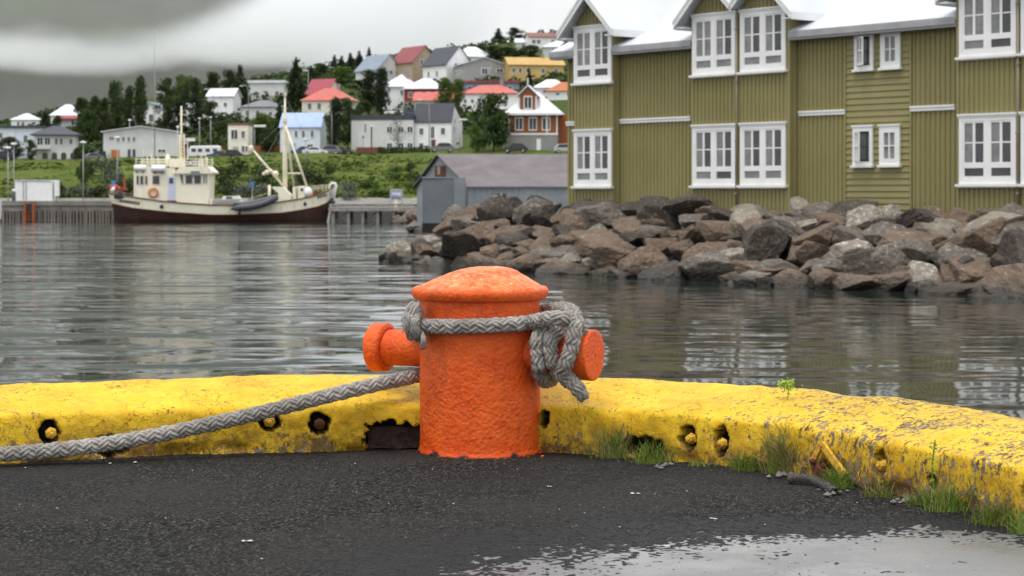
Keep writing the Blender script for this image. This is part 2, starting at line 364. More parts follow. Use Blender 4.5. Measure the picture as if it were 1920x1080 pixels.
for i in range(nu):
    bx, by = kxy[i]; s = ss[i]
    for j in range(nv):
        u, z = pu[j], pz[j]
        q = Vector((bx * 1.0 + kn[i, 0] * u, by + kn[i, 1] * u, z))
        d = .012 * mn.noise(q * 3.1) + .006 * mn.noise(q * 11) + .0022 * mn.noise(q * 38)
        edge = math.exp(-((z - .172) / .03) ** 2) * (1 if u < .2 else 0)
        d -= edge * max(0, mn.noise(Vector((s * 7, 3.1, z * 9))) - .12) * .030
        # chipped, eroded foot of the face
        if u < .05: d -= max(0, .05 - z) / .05 * max(0, mn.noise(Vector((s * 5.5, 9.7, z * 14))) + .05) * .045
        push = 0.0
        if u < .09 and z < .18:
            for (hs, hz, r1, r2, hi) in hol:
                if abs(s - hs) > .13: continue
                e = math.hypot((s - hs) / (r1 * 1.22), (z - hz) / (r2 * 1.15)) + .26 * mn.noise(Vector((s * 48, z * 48, hs)))
                if e < 1.0:
                    push = max(push, min(1, (1 - e) * 7) * .11); bare_and_shade[i, j] = max(bare_and_shade[i, j], min(1, (1.08 - e) * 7))
            px = pxs[i]      # the gap with the timber block beside the bollard
            top = .092 + .022 * mn.noise(Vector((s * 26, 0, 5))) + .012 * mn.noise(Vector((s * 80, 0, 5))) + (.030 * math.exp(-((px - 728) / 14) ** 2))
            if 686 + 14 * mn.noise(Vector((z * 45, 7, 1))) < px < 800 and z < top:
                push = .13; bare_and_shade[i, j] = 1
            if px > 800 and px < 1012: pass
        V[i, j, 0] = bx + kn[i, 0] * (u + pn[j, 0] * d + push); V[i, j, 1] = by + kn[i, 1] * (u + pn[j, 0] * d + push); V[i, j, 2] = z + pn[j, 1] * d
        px = pxs[i]
        w = .14 + .10 * mn.noise(Vector((s * 1.1, 0, z * 3))) + max(0, min(1, (px - 1180) / 650)) * .30 + (.30 * max(0, (.10 - z) / .10) if u < .06 else 0)
        if px < 700: w -= .02
        if px > 1400 and u > .15: w += .05
        w += .35 * math.exp(-((px - 1170) / 40) ** 2 - ((z - .10) / .035) ** 2) + .3 * math.exp(-((px - 590) / 40) ** 2 - ((z - .03) / .04) ** 2)
        wear[i, j] = w; dirt[i, j] = max(0, min(1, (.175 - z) / .14)) if u < .08 else 0
me = np_mesh('quay_kerb', V.reshape(-1, 3), grid_faces(nu, nv)[:, ::-1], M['kerb'])
for nm, arr in (('wear', wear), ('bare_and_shade', bare_and_shade), ('dirt', dirt)):
    a = me.attributes.new(nm, 'FLOAT', 'POINT'); a.data.foreach_set('value', arr.ravel())
kerb = tag(link('quay_kerb', me), 'chipped yellow painted concrete kerb curving along the quay edge behind the orange bollard', 'kerb', kind='thing')
def face_pt(px, py, out=0.0):
    i, z = kerb_at(px, py); return Vector((kxy[i, 0] - kn[i, 0] * out, kxy[i, 1] - kn[i, 1] * out, z)), Vector((-kn[i, 0], -kn[i, 1], 0))
for (a, b, r, mm) in [(95, 813, .017, 'bolt'), (505, 791, .018, 'bolt'), (601, 796, .017, 'rust'), (1292, 823, .016, 'bolt'), (1352, 832, .015, 'bolt'), (1651, 873, .016, 'bolt')]:
    p, nrm = face_pt(a, b, -.020); mb = MB()
    mb.lathe([(r * 1.35, 0), (r * 1.35, .006), (r, .007), (r * 1.02, .024), (r * .9, .028)], 6 if mm == 'bolt' else 7, p, nrm)
    mb.lathe([(r * .5, .026), (r * .45, .034), (r * .3, .036)], 10, p, nrm); mb.build('bolt', M[mm], kerb, .0015)

# asphalt: a fine relief where the photo looks at it, with the low spot that holds the puddle
gx = np.arange(-2.5, 2.5, .0052); gy = np.arange(4.4, 7.6, .0052); nx, ny = len(gx), len(gy)
AX, AY = np.meshgrid(gx, gy, indexing='ij')
def vnoise(X, Y, sc, seed, octv=3):
    r = np.random.default_rng(seed); tot = np.zeros_like(X); amp = 1; 
    for o in range(octv):
        T = r.random((257, 257)); x = (X * sc + 100) % 256; y = (Y * sc + 100) % 256; xi = x.astype(int); yi = y.astype(int); fx = x - xi; fy = y - yi
        fx = fx*fx*(3-2*fx); fy = fy*fy*(3-2*fy)
        tot += amp * ((T[xi, yi]*(1-fx) + T[xi+1, yi]*fx)*(1-fy) + (T[xi, yi+1]*(1-fx) + T[xi+1, yi+1]*fx)*fy - .5); amp *= .5; sc *= 2.03
    return tot
pe = np.hypot((AX - .84) / 1.22, (AY - 4.84) / .86) + .16 * vnoise(AX, AY, 3.2, 3) + .05 * vnoise(AX, AY, 14, 4)
dep = np.clip((1.10 - pe) / .62, 0, 1); dep = dep * dep * (3 - 2 * dep)
AZ = .004 * vnoise(AX, AY, 1.6, 1) + .0056 * vnoise(AX, AY, 88, 2, 1) * np.clip((np.hypot(AX + .122, AY - 7.3) - .235) / .12, .12, 1) + .0022 * vnoise(AX, AY, 20, 5, 2) - .0070 * dep - .0008
edge_in = np.minimum.reduce([AX - gx[0], gx[-1] - AX, AY - gy[0]]); AZ -= .05 * np.clip(1 - edge_in / .04, 0, 1)
# damp strip along the kerb foot
kd = np.full_like(AX, 9.0)
side = np.zeros_like(AX)
for p, q in zip(kxy[::40], kn[::40]):
    d_ = np.hypot(AX - p[0], AY - p[1]); nearer = d_ < kd; side = np.where(nearer, (AX - p[0]) * q[0] + (AY - p[1]) * q[1], side); kd = np.minimum(kd, d_)
damp = np.clip(1.1 - kd / (.30 + .22 * vnoise(AX, AY, 2.5, 8)), 0, 1) * .8
damp = np.maximum(damp, np.clip((1.22 - pe) / .22, 0, 1)); damp = np.maximum(damp, .5 * np.clip(vnoise(AX, AY, 1.4, 12) * 2.2 + .15, 0, 1))
gf_ = grid_faces(nx, ny); gf_ = gf_[(side.ravel()[gf_] < .25).all(1)]           # the asphalt stops under the kerb
me = np_mesh('quay_asphalt', np.stack([AX, AY, AZ], -1).reshape(-1, 3), gf_, M['asphalt'])
a = me.attributes.new('damp', 'FLOAT', 'POINT'); a.data.foreach_set('value', damp.astype(np.float32).ravel())
tag(link('asphalt', me), kind='structure')
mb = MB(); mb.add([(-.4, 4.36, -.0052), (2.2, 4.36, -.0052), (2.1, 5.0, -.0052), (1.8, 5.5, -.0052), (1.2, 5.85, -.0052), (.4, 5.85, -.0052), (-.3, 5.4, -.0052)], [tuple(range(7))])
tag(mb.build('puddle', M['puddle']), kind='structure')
# the rest of the quay and its wall down to the water
out = [(kxy[i, 0] + kn[i, 0] * .472, kxy[i, 1] + kn[i, 1] * .472) for i in range(0, nu, 12)]
ring = [(-40, -30.0), (-40, out[0][1] - 12)] + out + [(out[-1][0] + 14, -30.0)]
mb = MB(); n_ = len(ring); mb.add([(x, y, -.065) for x, y in ring] + [(x, y, -4.0) for x, y in ring], [tuple(range(n_))] + [(i, (i+1) % n_, n_ + (i+1) % n_, n_ + i) for i in range(n_)])
tag(mb.build('quay', M['quay']), kind='structure')

# ================================================================ bollard
BX, BY = -.122, 7.30; BR = .228
boll = tag(empty('mooring_bollard', (BX, BY, 0)), 'thick orange painted mooring bollard with domed cap and two side horns at the kerb', 'bollard')
def lathe_np(name, prof, n, mat, parent, lump, seed, attr=None, xf=None):
    pr = np.array([(p.x, p.z) for p in smooth_path([(r, 0, z) for r, z in prof], .007)]); m = len(pr); th = np.linspace(0, 2*math.pi, n, endpoint=False)
    X = pr[:, 0][:, None] * np.cos(th); Y = pr[:, 0][:, None] * np.sin(th); Z = np.repeat(pr[:, 1][:, None], n, 1)
    Vv = np.stack([X, Y, Z], -1).reshape(-1, 3)
    for i in range(len(Vv)):
        q = Vector(Vv[i]); d = lump * (min(1, max(.15, q.z / .06)) if parent is boll and name == 'post' else 1) * (mn.noise(q * 9 + Vector((seed, 0, 0))) * 1.0 + .5 * mn.noise(q * 28) + .35 * mn.noise(q * 60)); rr = math.hypot(q.x, q.y)
        k = 1 + d / max(rr, .05); Vv[i, 0] *= k; Vv[i, 1] *= k; Vv[i, 2] += d * .5
    if xf is not None: Vv = xf(Vv)
    Fq = []
    i, k = np.meshgrid(np.arange(m-1), np.arange(n), indexing='ij'); Fq = np.stack([i*n+k, i*n+(k+1) % n, (i+1)*n+(k+1) % n, (i+1)*n+k], -1).reshape(-1, 4)
    me = np_mesh(name, Vv, Fq, mat)
    for nm, fn in (attr or {}).items():
        a = me.attributes.new(nm, 'FLOAT', 'POINT'); a.data.foreach_set('value', np.array([fn(p) for p in Vv], np.float32))
    return link(name, me, parent)
def foot(p):
    t = math.atan2(p[1], p[0]); k = .030 * max(0, mn.noise(Vector((t * 5, 1.5, 0))) - .12) + .004; return max(0.0, min(1.0, (k - p[2]) / .004))
lathe_np('post', [(.05, -.03), (BR + .001, -.03), (BR + .001, .02), (BR, .06), (BR, .3), (BR - .002, .5), (BR - .002, .585), (.2, .59)], 260, M['orange'], boll, .0024, 1, {'bare_and_shade': foot, 'worn': lambda p: .12 if p[2] > .06 else .05})
def skew(Vv):
    k = np.clip((Vv[:, 2] - .62) / .09, 0, 1); Vv[:, 0] += .035 * k; return Vv
lathe_np('cap', [(.15, .572), (.236, .574), (.252, .584), (.259, .598), (.258, .612), (.249, .623), (.240, .625), (.232, .625), (.222, .632), (.18, .653), (.13, .677), (.095, .690), (.06, .697), (.03, .699), (.0004, .699)], 260, M['orange'], boll, .0030, 4,
         {'worn': lambda p: max(.12, min(1, (p[2] - .605) / .03))}, skew)
AXD = Vector((.90, -.436, 0)).normalized(); HZ = .378
for sgn in (-1, 1):
    d = AXD * sgn; q = Vector((0, 0, 1)).rotation_difference(d).to_matrix()
    def xf(Vv, q=q): return Vv @ np.array(q).T + np.array([0, 0, HZ])
    L = .462 if sgn < 0 else .475
    lathe_np('horn', [(.072, .12), (.0705, .24), (.070, L - .075), (.073, L - .067), (.089, L - .061), (.0945, L - .053), (.0945, L - .03), (.0945, L - .007), (.0915, L - .001), (.06, L + .001), (.0004, L + .003)], 110, M['orange'], boll, .0026, 6 + sgn, {'worn': lambda p: .1}, xf)
flk = MB()
for k in range(70):
    t = random.uniform(-2.9, -.2) if k < 45 else random.uniform(-.9, .3); rr = BR + abs(random.gauss(.02, .05)); s_ = random.uniform(.003, .009); c = Vector((BX + rr * math.cos(t), BY + rr * math.sin(t), .006 + random.random() * .004))
    flk.add([c + Vector((random.uniform(-s_, s_), random.uniform(-s_, s_), random.uniform(-.002, .003))) for _ in range(4)], [(0, 1, 2, 3)])
tag(flk.build('paint_flakes', M['orange']), kind='stuff')

# timber block in the kerb gap
i0, i1 = kerb_s(690), kerb_s(792); a = Vector((*kxy[i0], 0)); b = Vector((*kxy[i1], 0)); nn = Vector((*kn[(i0+i1)//2], 0)) * .10
mb = MB(); mb.bar(a + nn + Vector((0, 0, .040)), b + nn + Vector((0, 0, .044)), .11, .082)
tb = bmesh.new(); tb.from_mesh(mb.mesh('timber_block', M['timber'])); bmesh.ops.subdivide_edges(tb, edges=tb.edges, cuts=14, use_grid_fill=True)
for v in tb.verts: v.co += Vector((mn.noise(v.co * 26), mn.noise(v.co * 26 + Vector((5, 0, 0))), mn.noise(Vector((v.co.x * 9, v.co.y * 9, v.co.z * 60))))) * .011
tme = bpy.data.meshes.new('timber_block'); tb.to_mesh(tme); tb.free(); tme.materials.append(M['timber'])
tag(link('timber_block', tme), 'dark rotten timber block wedged in the kerb gap beside the bollard', 'timber')

# ================================================================ rope
RR = .0272
fuzz_v = []; fuzz_f = []
def frames(pts):
    T = []; U = []; u = None; m = len(pts)
    for i in range(m):
        t = (pts[min(i+1, m-1)] - pts[max(i-1, 0)]).normalized()
        if u is None: u = t.orthogonal().normalized()
        u = (u - t * u.dot(t)).normalized(); T.append(t); U.append(u)
    return T, U
def braid(name, ctrl, parent, Rr=RR, lay=.225, fuzz=900, phase=0.0, taper=None):
    pts = smooth_path(ctrl, .005); m = len(pts); Tn, Un = frames(pts); s = np.arange(m) * .005
    Pn = np.array(pts); T = np.array(Tn); U = np.array(Un); W = np.cross(T, U); nk = 8
    Vs = []; Fs = []; base = 0
    rad = np.full(m, Rr) if taper is None else np.array([Rr * taper(x) for x in s / s[-1]])
    for dirn in (1, -1):
        for k in range(4):
            th = dirn * 2*math.pi*s/lay + k*math.pi/2 + phase * dirn
            off = dirn * .16 * np.cos(8*math.pi*s/lay); jit = np.array([.05 * mn.noise(Vector((x * 25, k * 3.3 + dirn, phase))) for x in s])
            r0 = rad * (.63 + off + jit)
            rn = U*np.cos(th)[:, None] + W*np.sin(th)[:, None]; tn = np.cross(T, rn); C = Pn + rn * r0[:, None]
            dC = np.gradient(C, axis=0); dC /= np.linalg.norm(dC, axis=1)[:, None]; bn = np.cross(dC, rn)
            for yarn in (-1, 1):                                        # each strand is a pair of yarns lying side by side
                Y = C + bn * (yarn * .235 * rad)[:, None]
                for q in range(nk):
                    an = 2*math.pi*q/nk; Vs.append(Y + rn*(math.cos(an)*.29*rad)[:, None] + bn*(math.sin(an)*.255*rad)[:, None])
                i, q = np.meshgrid(np.arange(m-1), np.arange(nk), indexing='ij'); q2 = (q+1) % nk
                Fs.append(np.stack([base+q*m+i, base+q2*m+i, base+q2*m+i+1, base+q*m+i+1], -1).reshape(-1, 4)); base += m*nk
    Va = np.concatenate(Vs); Fa = np.concatenate(Fs)
    # loose fibres standing off the strands
    nf = int(fuzz * 1.7 * s[-1]); ii = rng.integers(0, m, nf); an = rng.random(nf) * 6.283
    rn = U[ii]*np.cos(an)[:, None] + W[ii]*np.sin(an)[:, None]; st = Pn[ii] + rn * (rad[ii] * .9)[:, None]
    dr = rn * rng.uniform(.2, 1, (nf, 1)) + T[ii] * rng.uniform(-1.3, 1.3, (nf, 1)) + rng.normal(0, .3, (nf, 3)); dr /= np.linalg.norm(dr, axis=1)[:, None]
    ln = rng.uniform(.004, .019, (nf, 1)); sd_ = np.cross(dr, rn) * .0006
    A = st - sd_; B = st + sd_; Cc = st + dr*ln + rn * .002; b0 = len(Va)
    Va = np.concatenate([Va, A, B, Cc, Cc + sd_ * .4]); k = np.arange(nf); Fa = np.concatenate([Fa, np.stack([b0+k, b0+nf+k, b0+3*nf+k, b0+2*nf+k], 1)])
    return link(name, np_mesh(name, Va, Fa, M['rope']), parent)
rope = tag(empty('mooring_rope', (0, 0, 0)), 'weathered grey plaited mooring rope wound round the orange bollard and trailing along the kerb', 'rope')
def Q(px, py, D): return P(px, py, D)
braid('trailing_line', [Q(-260, 868, 6.55), Q(-100, 860, 6.77), Q(0, 852, 6.87), Q(100, 844, 6.93), Q(200, 832, 6.97), Q(300, 815, 7.02), Q(400, 794, 7.08), Q(500, 771, 7.14), Q(600, 746, 7.20), Q(700, 722, 7.28), Q(790, 703, 7.42), Q(850, 690, 7.57), Q(920, 680, 7.62)], rope, RR, fuzz=2300)
def arc(d0, d1, n, r, z0, z1): return [Vector((BX + r*math.cos(R(d0 + (d1-d0)*k/(n-1))), BY + r*math.sin(R(d0 + (d1-d0)*k/(n-1))), z0 + (z1-z0)*k/(n-1))) for k in range(n)]
rb = BR + RR * .95
# front band: from behind the left side, across the front, tucked under the loop on the horn
braid('front_band', [Vector((BX - .20, BY + .20, .505))] + arc(178, 318, 12, rb, .478, .497) + [Q(1040, 596, 7.02), Q(1078, 604, 7.04), Q(1092, 622, 7.08)], rope, RR, fuzz=1500, phase=.6)
hz = lambda px: BY - (px - 900) / F * 7.2 * .4845        # depth of the horn's axis at a pixel column
def turn(px_top, px_mid, px_bot, ytop, ybot, back):
    d = hz(px_mid) ; f = d - .070 - RR
    return [Q(px_top + 6, ytop + 8, d + .07), Q(px_top, ytop - 3, d - .03), Q(px_top - 2, ytop + 22, f + .012), Q(px_mid - 2, (ytop + ybot) / 2 - 20, f - .006), Q(px_mid + 2, (ytop + ybot) / 2 + 25, f), Q(px_bot - 4, ybot - 26, f + .022), Q(px_bot + 8, ybot, d - .01), Q(px_bot + 22, ybot - 4, d + .06)]
braid('horn_turn', turn(1014, 1008, 1014, 606, 714, 0), rope, RR * .98, fuzz=1800, phase=1.1)
braid('horn_turn', turn(1044, 1034, 1046, 608, 702, 0), rope, RR * .96, fuzz=1800, phase=2.3)
dd = hz(1075)
braid('horn_loop', [Q(960, 600, 7.55), Q(1005, 588, 7.46), Q(1035, 582, 7.34), Q(1062, 581, 7.2), Q(1078, 592, dd - .06), Q(1078, 615, dd - .115), Q(1072, 650, dd - .12), Q(1062, 680, dd - .115), Q(1056, 703, dd - .085), Q(1070, 716, dd - .07)], rope, RR * 1.02, fuzz=2200, phase=.2)
braid('rope_tail', [Q(1046, 690, dd - .02), Q(1062, 706, dd - .08), Q(1078, 722, dd - .10), Q(1090, 738, dd - .105), Q(1097, 748, dd - .10)], rope, RR * 1.02, fuzz=3500, phase=1.0, taper=lambda x: 1 - .25 * max(0, x - .75) * 4 * .8)
# frayed end on the left: a whitish whipping of loose yarns
fr = MB()
for k in range(120):
    a0 = random.uniform(-1, 1); top = random.random()
    p0 = Q(788 + random.uniform(-6, 4), 588 + a0 * 12, 7.16 + random.uniform(-.02, .02)); lx = random.uniform(756, 772)
    end = Q(random.uniform(764, 792), random.uniform(622, 644), 7.12 + random.uniform(-.02, .03)) if k % 3 else Q(random.uniform(752, 772), random.uniform(580, 630), 7.13 + random.uniform(-.03, .03))
    pm1 = Q(lx + 14, 580 + a0 * 10 + random.uniform(-4, 4), 7.13); pm2 = Q(lx, 602 + random.uniform(-8, 14), 7.11 + random.uniform(-.025, .025))
    fr.tube(smooth_path([p0, pm1, pm2, end], .008), random.uniform(.0022, .0042), 5)
for k in range(9): fr.tube(smooth_path([Q(792, 622, 7.1), Q(794 + random.uniform(-4, 4), 636, 7.06), Q(793 + random.uniform(-5, 5), 655, 7.07)], .008), .004, 5)
fr.build('frayed_end', M['rope'], rope)
whip = [Q(786, 585, 7.19), Q(779, 596, 7.11), Q(778, 612, 7.08), Q(782, 628, 7.1), Q(790, 634, 7.17)]
braid('rope_whipping', whip, rope, RR * .62, fuzz=4000, phase=.4)

# scrap of old rope lying against the kerb
scr = braid('rope_scrap', [G(1478, 899, .014), G(1500, 896, .02), G(1524, 900, .016), G(1548, 911, .014), G(1566, 922, .012)], None, .013, .1, 2500, 2.0); scr.data.materials[0] = plain('dirty_old_rope', (.13, .118, .10), (.05, .045, .04), 60, .95)
tag(scr, 'short dark scrap of frayed rope lying on the asphalt under the rusty bracket', 'rope')
# rusty bracket sticking out of the kerb face
br_ = tag(empty('rusty_bracket', (0, 0, 0)), 'bent rusty iron bracket with flaking yellow paint sticking out of the kerb', 'bracket')
f1, n1 = face_pt(1545, 832, .012); f2, _ = face_pt(1598, 892, .03); f3, _ = face_pt(1532, 866, .02); f4, _ = face_pt(1560, 885, .055)
mb = MB(); mb.bar(f1, f2, .026, .012, n1); mb.bar(f1 + n1 * .004, f3, .022, .012, n1); mb.build('flat_bar', M['bolt'], br_, .002)
mb = MB(); mb.bar(f3, f4, .034, .010, n1).bar(f4, f2.lerp(f4, .5), .030, .009, n1)
for k in range(9):
    c = f3.lerp(f4, random.random()) + Vector((random.uniform(-.02, .03), -.01, random.uniform(-.02, .02))); mb.lathe([(.003, -.010), (.010, -.006), (.011, .004), (.004, .010)], 6, c, (random.uniform(-1, 1), random.uniform(-1, 1), .3))
mb.build('corroded_bolt', M['rust'], br_)

# ================================================================ grass and weeds at the kerb foot
M['blade'] = mat_leaf('grass_blade', (.085, .155, .018), (.19, .27, .045)); M['dry'] = mat_leaf('dry_grass', (.36, .29, .12), (.22, .20, .06)); M['sprout'] = mat_leaf('weed_leaf', (.20, .32, .03), (.36, .42, .07))
def tuft(px, py, hgt, wid, n, label, dry=.2, lean=0):
    c = G(px, py, 0); bl = MB(); r_ = random.Random(int(px * 7 + py))
    for k in range(int(n * 1.3)):
        bl.cur = 1 if r_.random() < dry else 0
        o = Vector((r_.gauss(0, wid * .6), r_.gauss(0, wid * .3), -.004)); an = r_.uniform(0, 6.28); sp = r_.uniform(.1, 1.5) * hgt * .9; h = hgt * 1.3 * r_.uniform(.3, 1.1) ** 1.1; w = r_.uniform(.0007, .0015)
        dx = math.cos(an) * sp + lean * h; dy = math.sin(an) * sp * .6 - abs(sp) * .15; sx = Vector((w, 0, 0))
        ps = [o + Vector((dx * t * t, dy * t * t, h * (t - .28 * t * t * (sp / hgt)))) for t in (0, .35, .7, 1)]
        bl.add([ps[0]-sx, ps[0]+sx, ps[1]-sx*.9, ps[1]+sx*.9, ps[2]-sx*.6, ps[2]+sx*.6, ps[3]], [(0, 1, 3, 2), (2, 3, 5, 4), (4, 5, 6)])
    me = bl.mesh('grass_tuft', [M['blade'], M['dry']]); return tag(link('grass_tuft', me, None, c), label, 'grass tuft', 'grass tufts growing along the kerb foot')
for a in [(265, 848, .075, .035, 150, 'dense bright green grass cushion below the trailing rope, beside the dark hole', .08), (152, 858, .035, .02, 40, 'small green grass sprig under the trailing rope near its far end', .1), (393, 850, .035, .02, 40, 'thin green sprig at the kerb foot between rope and yellow bolt', .2),
          (1088, 846, .20, .028, 110, 'tall slim green grass tuft hanging beside the rope tail', .25), (1150, 858, .12, .05, 200, 'spreading grass tuft in front of the broken kerb hole', .35), (1225, 868, .085, .055, 200, 'low green grass cushion just past the broken kerb hole', .15),
          (1395, 882, .07, .045, 170, 'low green grass patch at the foot of the tall dry tuft', .15), (1478, 888, .17, .05, 420, 'tall dry straw coloured grass tuft before the rusty bracket', .6), (1570, 915, .075, .035, 150, 'bright green grass tuft under the rusty bracket', .05),
          (1640, 932, .06, .03, 70, 'sparse grass tuft under the bolt hole past the bracket', .5), (1662, 934, .06, .02, 30, 'few thin blades standing in front of the last bolt hole', .4), (1775, 958, .09, .05, 210, 'dark green grass tuft at the kerb foot with thin stalks', .15), (1870, 982, .075, .055, 220, 'grass tuft at the kerb foot nearest the camera', .25), (1930, 998, .08, .05, 120, 'grass tuft at the picture edge by the kerb', .3), (1310, 874, .03, .04, 60, 'short flat grass fringe below the ring shaped bolt', .4), (1720, 946, .05, .04, 80, 'short grass fringe between two larger tufts near the puddle side', .3)]:
    tuft(*a)
def weed(base, h, label, n, head, bend=0.02):
    mb = MB(); pts = smooth_path([base, base + Vector((bend, 0, h * .5)), base + Vector((bend * .4, 0, h))], h / 8); mb.tube(pts, .0022, 5)
    for k in range(n):
        t = random.uniform(.35, 1) if not head else random.uniform(.7, 1.05); p = base + Vector((bend * .7, 0, h * t)); w = head or .012
        p += Vector((random.gauss(0, w), random.gauss(0, w * .7), random.gauss(0, w * .35))); s_ = random.uniform(.004, .009)
        d = Vector((random.gauss(0, 1), random.gauss(0, 1), random.gauss(.3, 1))).normalized() * s_; e = d.orthogonal().normalized() * s_ * .6
        mb.add([p - d, p + e, p + d, p - e], [(0, 1, 2, 3)])
    me = mb.mesh('weed', M['sprout'] if head else M['blade']); return tag(link('weed', me), label, 'weed')
i = kerb_s(1470); bb = Vector((kxy[i, 0] + kn[i, 0] * .42, kxy[i, 1] + kn[i, 1] * .42, .236)); 
weed(Vector((P(1476, 741, bb.y).x, bb.y, .22)), .072, 'small leafy green weed sprouting on top of the yellow kerb', 130, .017, .004)
weed(G(1410, 868, 0), .16, 'thin wiry weed stalk in front of the worn kerb', 12, 0); weed(G(1757, 950, 0), .21, 'tall thin weed with few small leaves against the worn kerb', 22, 0, -.015)
weed(G(1810, 965, 0), .12, 'short dark weed stem beside the tall thin weed', 10, 0)
# pale chips, shell bits and gravel scattered on the asphalt
M['chip'] = plain('pale_chip', (.62, .60, .55), (.4, .38, .34), 30, .8)
lit = MB()
def stone(mb, c, s_, flat=.5):
    pts = []
    for (x, y, z) in ((1,0,0),(-1,0,0),(0,1,0),(0,-1,0),(0,0,1),(0,0,-1)): pts.append(Vector(c) + Vector((x, y, z * flat)) * s_ * random.uniform(.6, 1.2))
    mb.add(pts, [(0,2,4),(2,1,4),(1,3,4),(3,0,4),(2,0,5),(1,2,5),(3,1,5),(0,3,5)])
for k in range(150):
    x = random.uniform(-1.9, 1.7); y = random.uniform(4.9, 7.1)
    if y > np.interp(x, kxy[::20, 0][:], kxy[::20, 1]) - .03: continue
    stone(lit, (x, y, .003), random.choice((.0014, .0018, .0022, .0035)), .5)
for (px, py, s_) in ((1188, 925, .016), (1338, 972, .014), (463, 1013, .02), (1680, 942, .018), (1250, 1023, .02), (210, 868, .014), (190, 860, .01), (255, 866, .012), (1030, 912, .012)): 
    c = G(px, py, .004); [stone(lit, c + Vector((random.uniform(-s_, s_), random.uniform(-.008, .008), 0)), s_ * .5, .25) for _ in range(3)]
tag(lit.build('gravel', M['chip']), kind='stuff')
lit = MB()
for (px, py, n_) in ((1470, 892, 14), (1560, 920, 8), (1700, 938, 8), (1250, 872, 8)):
    for k in range(n_): stone(lit, G(px + random.gauss(0, 16), py + random.gauss(0, 4), .008), random.uniform(.006, .016), .7)
tag(lit.build('kerb_gravel', M['quay']), kind='stuff')

# ================================================================ water
mb = MB(); mb.add([(-900, 3, WZ), (900, 3, WZ), (900, 420, WZ), (-900, 420, WZ)], [(0, 1, 2, 3)])
wat = mb.build('water', M['water']); tag(wat, kind='structure')
# ================================================================ the point of land with the green house, boulders and shed
def shore(t):                      # the waterline of the breakwater, from its tip on the left to beyond the frame on the right
    pts = [(-4.9, 69.5), (-3.2, 66.5), (.66, 59.2), (5.0, 53.6), (8.4, 48.2), (11.8, 45.0), (15.5, 42.4), (20, 40)]
    x = t * (len(pts) - 1); i = min(int(x), len(pts) - 2); f = x - i
    return Vector((pts[i][0]*(1-f) + pts[i+1][0]*f, pts[i][1]*(1-f) + pts[i+1][1]*f, WZ))
INW = Vector((.55, .84, 0)).normalized()
mb = MB(); rows = [(-1.5, -.9), (0, -.3), (1.6, .5), (3.2, 1.1), (4.6, 1.2), (7.5, 1.1), (40, 1.1)]; ncol = 29; vs = []
for k in range(ncol):
    p = shore(k / (ncol - 1)); kk = min(1, .25 + k / 5)
    for (o, h) in rows: vs.append(p + INW * o + Vector((0, 0, h * kk if o > 0 else h)))
nr = len(rows); mb.add(vs, [(k*nr+j, (k+1)*nr+j, (k+1)*nr+j+1, k*nr+j+1) for k in range(ncol-1) for j in range(nr-1)])
M['rubble'] = plain('dark_rubble', (.022, .020, .018), (.01, .009, .008), 1.5, .95, .8, 6, dist=.1)
tag(mb.build('headland', M['rubble']), kind='structure')

RM = [mat_rock('brown_basalt', (.205, .146, .102), (.105, .076, .056), (.38, .34, .28), .03), mat_rock('grey_basalt', (.185, .158, .132), (.09, .076, .063), (.46, .42, .36), .06),
      mat_rock('dark_basalt', (.095, .076, .062), (.045, .038, .032), (.32, .29, .25), -.01), mat_rock('pale_lichen_stone', (.33, .29, .235), (.17, .145, .115), (.56, .52, .45), .08)]
RN = ['brown', 'grey', 'dark', 'pale lichen covered']
def rock_mesh(seed, mi):
    r_ = random.Random(seed); bm = bmesh.new(); bmesh.ops.create_icosphere(bm, subdivisions=5, radius=1)
    pl = []
    for k in range(r_.randint(8, 12)):
        d = Vector((r_.gauss(0, 1), r_.gauss(0, 1), r_.gauss(0, 1))).normalized(); pl.append((d, r_.uniform(.46, .86)))
    for v in bm.verts:
        n_ = v.co.normalized(); rad = 1.0
        for d, o in pl:
            c = n_.dot(d)
            if c > .05: rad = min(rad, o / c)
        rad *= 1 + .07 * mn.noise(n_ * 2.2 + Vector((seed, 0, 0))) + .045 * mn.noise(n_ * 6 + Vector((seed, 5, 0))) + .022 * mn.noise(n_ * 16) + .012 * mn.noise(n_ * 34)
        v.co = n_ * rad
    bmesh.ops.smooth_vert(bm, verts=bm.verts, factor=.08, use_axis_x=True, use_axis_y=True, use_axis_z=True)
    me = bpy.data.meshes.new('boulder'); bm.to_mesh(me); bm.free(); me.materials.append(RM[mi])
    me.polygons.foreach_set('use_smooth', [False] * len(me.polygons))
    return me
protos = [[rock_mesh(11 * k + 100 * mi + 3, mi) for k in range(6)] for mi in range(4)]
rr_ = random.Random(5)
MARK = [(1000, 'before the shed'), (1066, 'between shed and green house'), (1155, 'under the single gable'), (1297, 'under the wall between gables'), (1385, 'left of the downpipe'), (1490, 'right of the downpipe'), (1590, 'past the double gable'), (1710, 'under the clapboard panel'), (1795, 'past the clapboard panel'), (1905, 'under the widest window'), (9999, 'past the widest window')]
ROWN = {0: 'at the waterline', 1: 'low on the breakwater', 2: 'halfway up the breakwater', 3: 'near the breakwater top', 4: 'on the breakwater crest'}
nrock = 0
